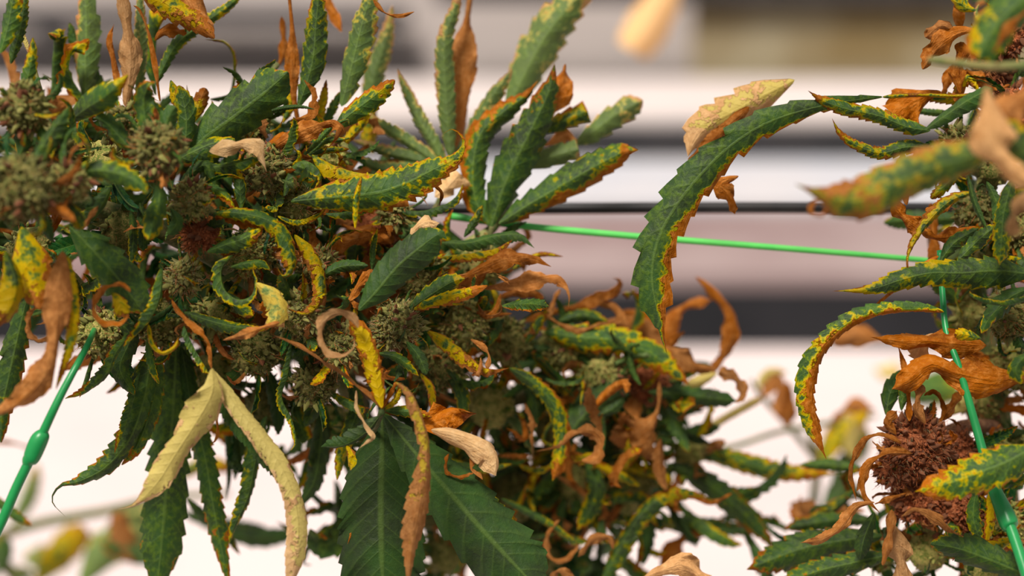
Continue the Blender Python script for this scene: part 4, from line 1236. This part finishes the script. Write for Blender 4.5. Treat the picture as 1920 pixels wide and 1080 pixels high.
l(RP, [(1640, 942), (1605, 952), (1575, 990), (1540, 1012), (1500, 1018)], [12, 22, 24, 18, 8], 'BT', -.6, prof='rib', roll=(20, 20), label='tan dried leaf sweeping to the lower left from the rusty bud')
l(RP, [(1672, 955), (1668, 1005), (1655, 1060)], [18, 20, 16], 'BT', -.2, prof='rib', tooth=.05)
l(RP, [(1678, 985), (1686, 1030), (1695, 1100)], [24, 46, 44], 'PB', .5, prof='rib', tooth=.05)
l(RP, [(1690, 968), (1715, 952), (1755, 968), (1800, 1010), (1840, 1045)], [8, 18, 22, 26, 14], 'BT', -1, prof='rib', roll=(40, 20))
l(RP, [(1700, 925), (1670, 935), (1640, 945)], 14, 'B', .3)
l(RP, [(1945, 835), (1890, 865), (1840, 885), (1785, 905), (1715, 922)], [76, 84, 74, 56, 10], 'GYB', -3.5, prof='rib', fold=.12, teeth=9, side=-.1, label='mottled green and yellow leaf with a brown tip in front of the cord')
l(RP, [(1940, 890), (1900, 902), (1865, 905)], 36, 'GYB', -2.5)
l(RP, [(1950, 1090), (1880, 1060), (1800, 1030), (1745, 1020)], 76, 'G', -1.5, roll=(10, 10))
l(RP, [(1900, 1010), (1840, 1030), (1790, 1015)], 40, 'YB', 0)
l(RP, [(1868, 880), (1860, 950), (1848, 1030)], 28, 'Y', .5)
l(RP, [(1830, 920), (1825, 970), (1840, 1020)], 34, 'GY', 1)
l(RP, [(1660, 1005), (1590, 1012), (1500, 1030), (1400, 1068)], [30, 72, 76, 20], 'GB', 4, prof='rib', teeth=11, label='dark green serrated leaf reaching left along the lower edge')
l(RP, [(1670, 1040), (1600, 1055), (1520, 1075), (1440, 1110)], 60, 'GB', 3)
l(RP, [(1640, 975), (1570, 975), (1500, 985), (1470, 990)], 44, 'GB', 7)
l(RP, [(1620, 880), (1560, 872), (1500, 872)], 30, 'G', 8)
l(RP, [(1640, 960), (1620, 1010), (1612, 1050)], 40, 'GG', 2)
l(RP, [(1660, 640), (1610, 630), (1560, 640)], 50, 'BT', 15)
# top right
l(RP, [(1955, -30), (1900, 15), (1860, 60), (1835, 110)], [70, 84, 72, 26], 'GY', -8, prof='rib', side=-.3, fold=.1)
l(RP, [(1940, 10), (1895, 48), (1862, 100)], 20, 'B', -8.4)
tube(RP, 'petiole', [(1740, 112, -8), (1790, 118, -8), (1850, 125, -8), (1930, 123, -8)], [6, 8, 9, 10], M_STEM)
l(RP, [(1830, 20), (1805, 10), (1790, -30)], 40, 'YB', 1)
l(RP, [(1800, 70), (1798, 30), (1792, -20)], 22, 'B', 2)
l(RP, [(1835, 60), (1800, 62), (1760, 90), (1730, 130)], 44, 'B', 0, roll=(20, 30))
l(RP, [(1790, 60), (1765, 48), (1735, 70)], 30, 'BT', 1)
l(RP, [(1800, 175), (1795, 130), (1806, 95), (1790, 85)], 34, 'R', .5)
l(RP, [(1835, 170), (1815, 145), (1800, 165), (1790, 190)], 30, 'YB', 1)
l(RP, [(1870, 170), (1835, 150), (1810, 130)], 30, 'B', 1)
l(RP, [(1800, 110), (1780, 140), (1770, 175)], 26, 'B', 2)

# ================================================================ blurred plants farther back
def far_plant(px, py, cm, label):
    b = P(px, py, cm)
    r = empty('cannabis_plant', (b[0], b[1], 0.8))
    tag(r, label, 'plant')
    return r, b


F1, b1 = far_plant(60, 1250, 45, 'very blurred light green plant behind the cord in the lower left corner')
tube(F1, 'stem', [(b1[0], b1[1], .8), b1, P(40, 1100, 45), P(-60, 1000, 45)], [.006, .006, .005, .004], M_STEM, world=True)
tube(F1, 'branch', [(-60, 1030, 45), (60, 985, 42), (200, 958, 40), (300, 935, 38), (430, 925, 38)], [10, 10, 9, 7, 5], M_STEM)
for pts, w, lk, d in [([(150, 1100), (190, 1040), (250, 990), (290, 950)], 110, 'LG', 40), ([(60, 1100), (120, 1030), (160, 990)], 80, 'Y', 45),
                      ([(300, 1060), (240, 1030), (190, 1020)], 60, 'GB', 30), ([(250, 1060), (230, 1010), (220, 960)], 50, 'BT', 30),
                      ([(20, 990), (55, 930), (70, 870)], 40, 'LG', 45), ([(-20, 925), (20, 960), (60, 985)], 26, 'GB', 8),
                      ([(-20, 830), (20, 830), (70, 845)], 10, 'BT', 20), ([(420, 1000), (480, 1010), (560, 1000)], 46, 'GG', 16),
                      ([(330, 900), (380, 870), (440, 880)], 40, 'YB', 20), ([(340, 960), (420, 985), (500, 990)], 40, 'GG', 20),
                      ([(-10, 1080), (5, 1050), (10, 1010)], 40, 'GG', 30), ([(90, 1080), (80, 1060), (60, 1030)], 60, 'LG', 50)]:
    l(F1, pts, w, lk, d)
scatter(F1, [(-100, 1000), (40, 1040), (120, 1100), (-100, 1100)], 8, (35, 50), 'yellow', (1.5, 2.5), seed=41)

F2, b2 = far_plant(1480, 1260, 40, 'very blurred thin plant with brown leaves seen through the gap beside the rusty bud')
tube(F2, 'stem', [(b2[0], b2[1], .8), b2, P(1500, 1100, 38), P(1530, 900, 34), P(1520, 800, 32)], [.005, .005, .004, .003, .002], M_STEM, world=True)
tube(F2, 'branch', [(1300, 850, 22), (1380, 836, 24), (1460, 810, 26), (1560, 792, 30), (1640, 780, 32)], [4, 5, 5, 5, 4], M_STEM)
tube(F2, 'branch', [(1530, 860, 34), (1480, 800, 30), (1430, 745, 26), (1410, 715, 24)], [6, 6, 5, 4], M_STEM)
for pts, w, lk, d in [([(1430, 745), (1455, 710), (1465, 730), (1476, 800)], 46, 'BT', 22), ([(1420, 730), (1440, 700), (1475, 698)], 24, 'P', 22),
                      ([(1475, 715), (1478, 760), (1476, 800)], 40, 'B', 20), ([(1540, 880), (1560, 830), (1600, 790), (1630, 770)], 60, 'Y', 30),
                      ([(1560, 900), (1600, 850), (1620, 800)], 60, 'GY', 32), ([(1540, 960), (1580, 920), (1590, 900)], 70, 'GG', 25),
                      ([(1640, 690), (1660, 700), (1690, 690)], 40, 'P', 60), ([(1560, 790), (1600, 760), (1640, 770)], 30, 'BT', 24),
                      ([(1610, 860), (1590, 830), (1600, 780)], 70, 'P', 30), ([(1680, 740), (1760, 730), (1800, 740)], 90, 'GY', 34),
                      ([(1480, 945), (1540, 960), (1600, 950)], 50, 'BT', 14)]:
    l(F2, pts, w, lk, d)
tb, b3 = far_plant(1960, 1200, 90, 'very blurred plant behind the right one, one cream leaf drooping in at the top')
tube(tb, 'stem', [(b3[0], b3[1], .8), b3, P(1960, 300, 90), P(1860, -160, 90), P(1500, -240, 90), P(1270, -60, 90)], [.005, .005, .004, .003, .002, .0015], M_STEM, world=True)
l(tb, [(1270, -60), (1250, -10), (1220, 40), (1185, 95)], [60, 100, 90, 40], 'T', 85, prof='rib', crumple=0, ruffle=.05)

print('objects', len(bpy.data.objects))
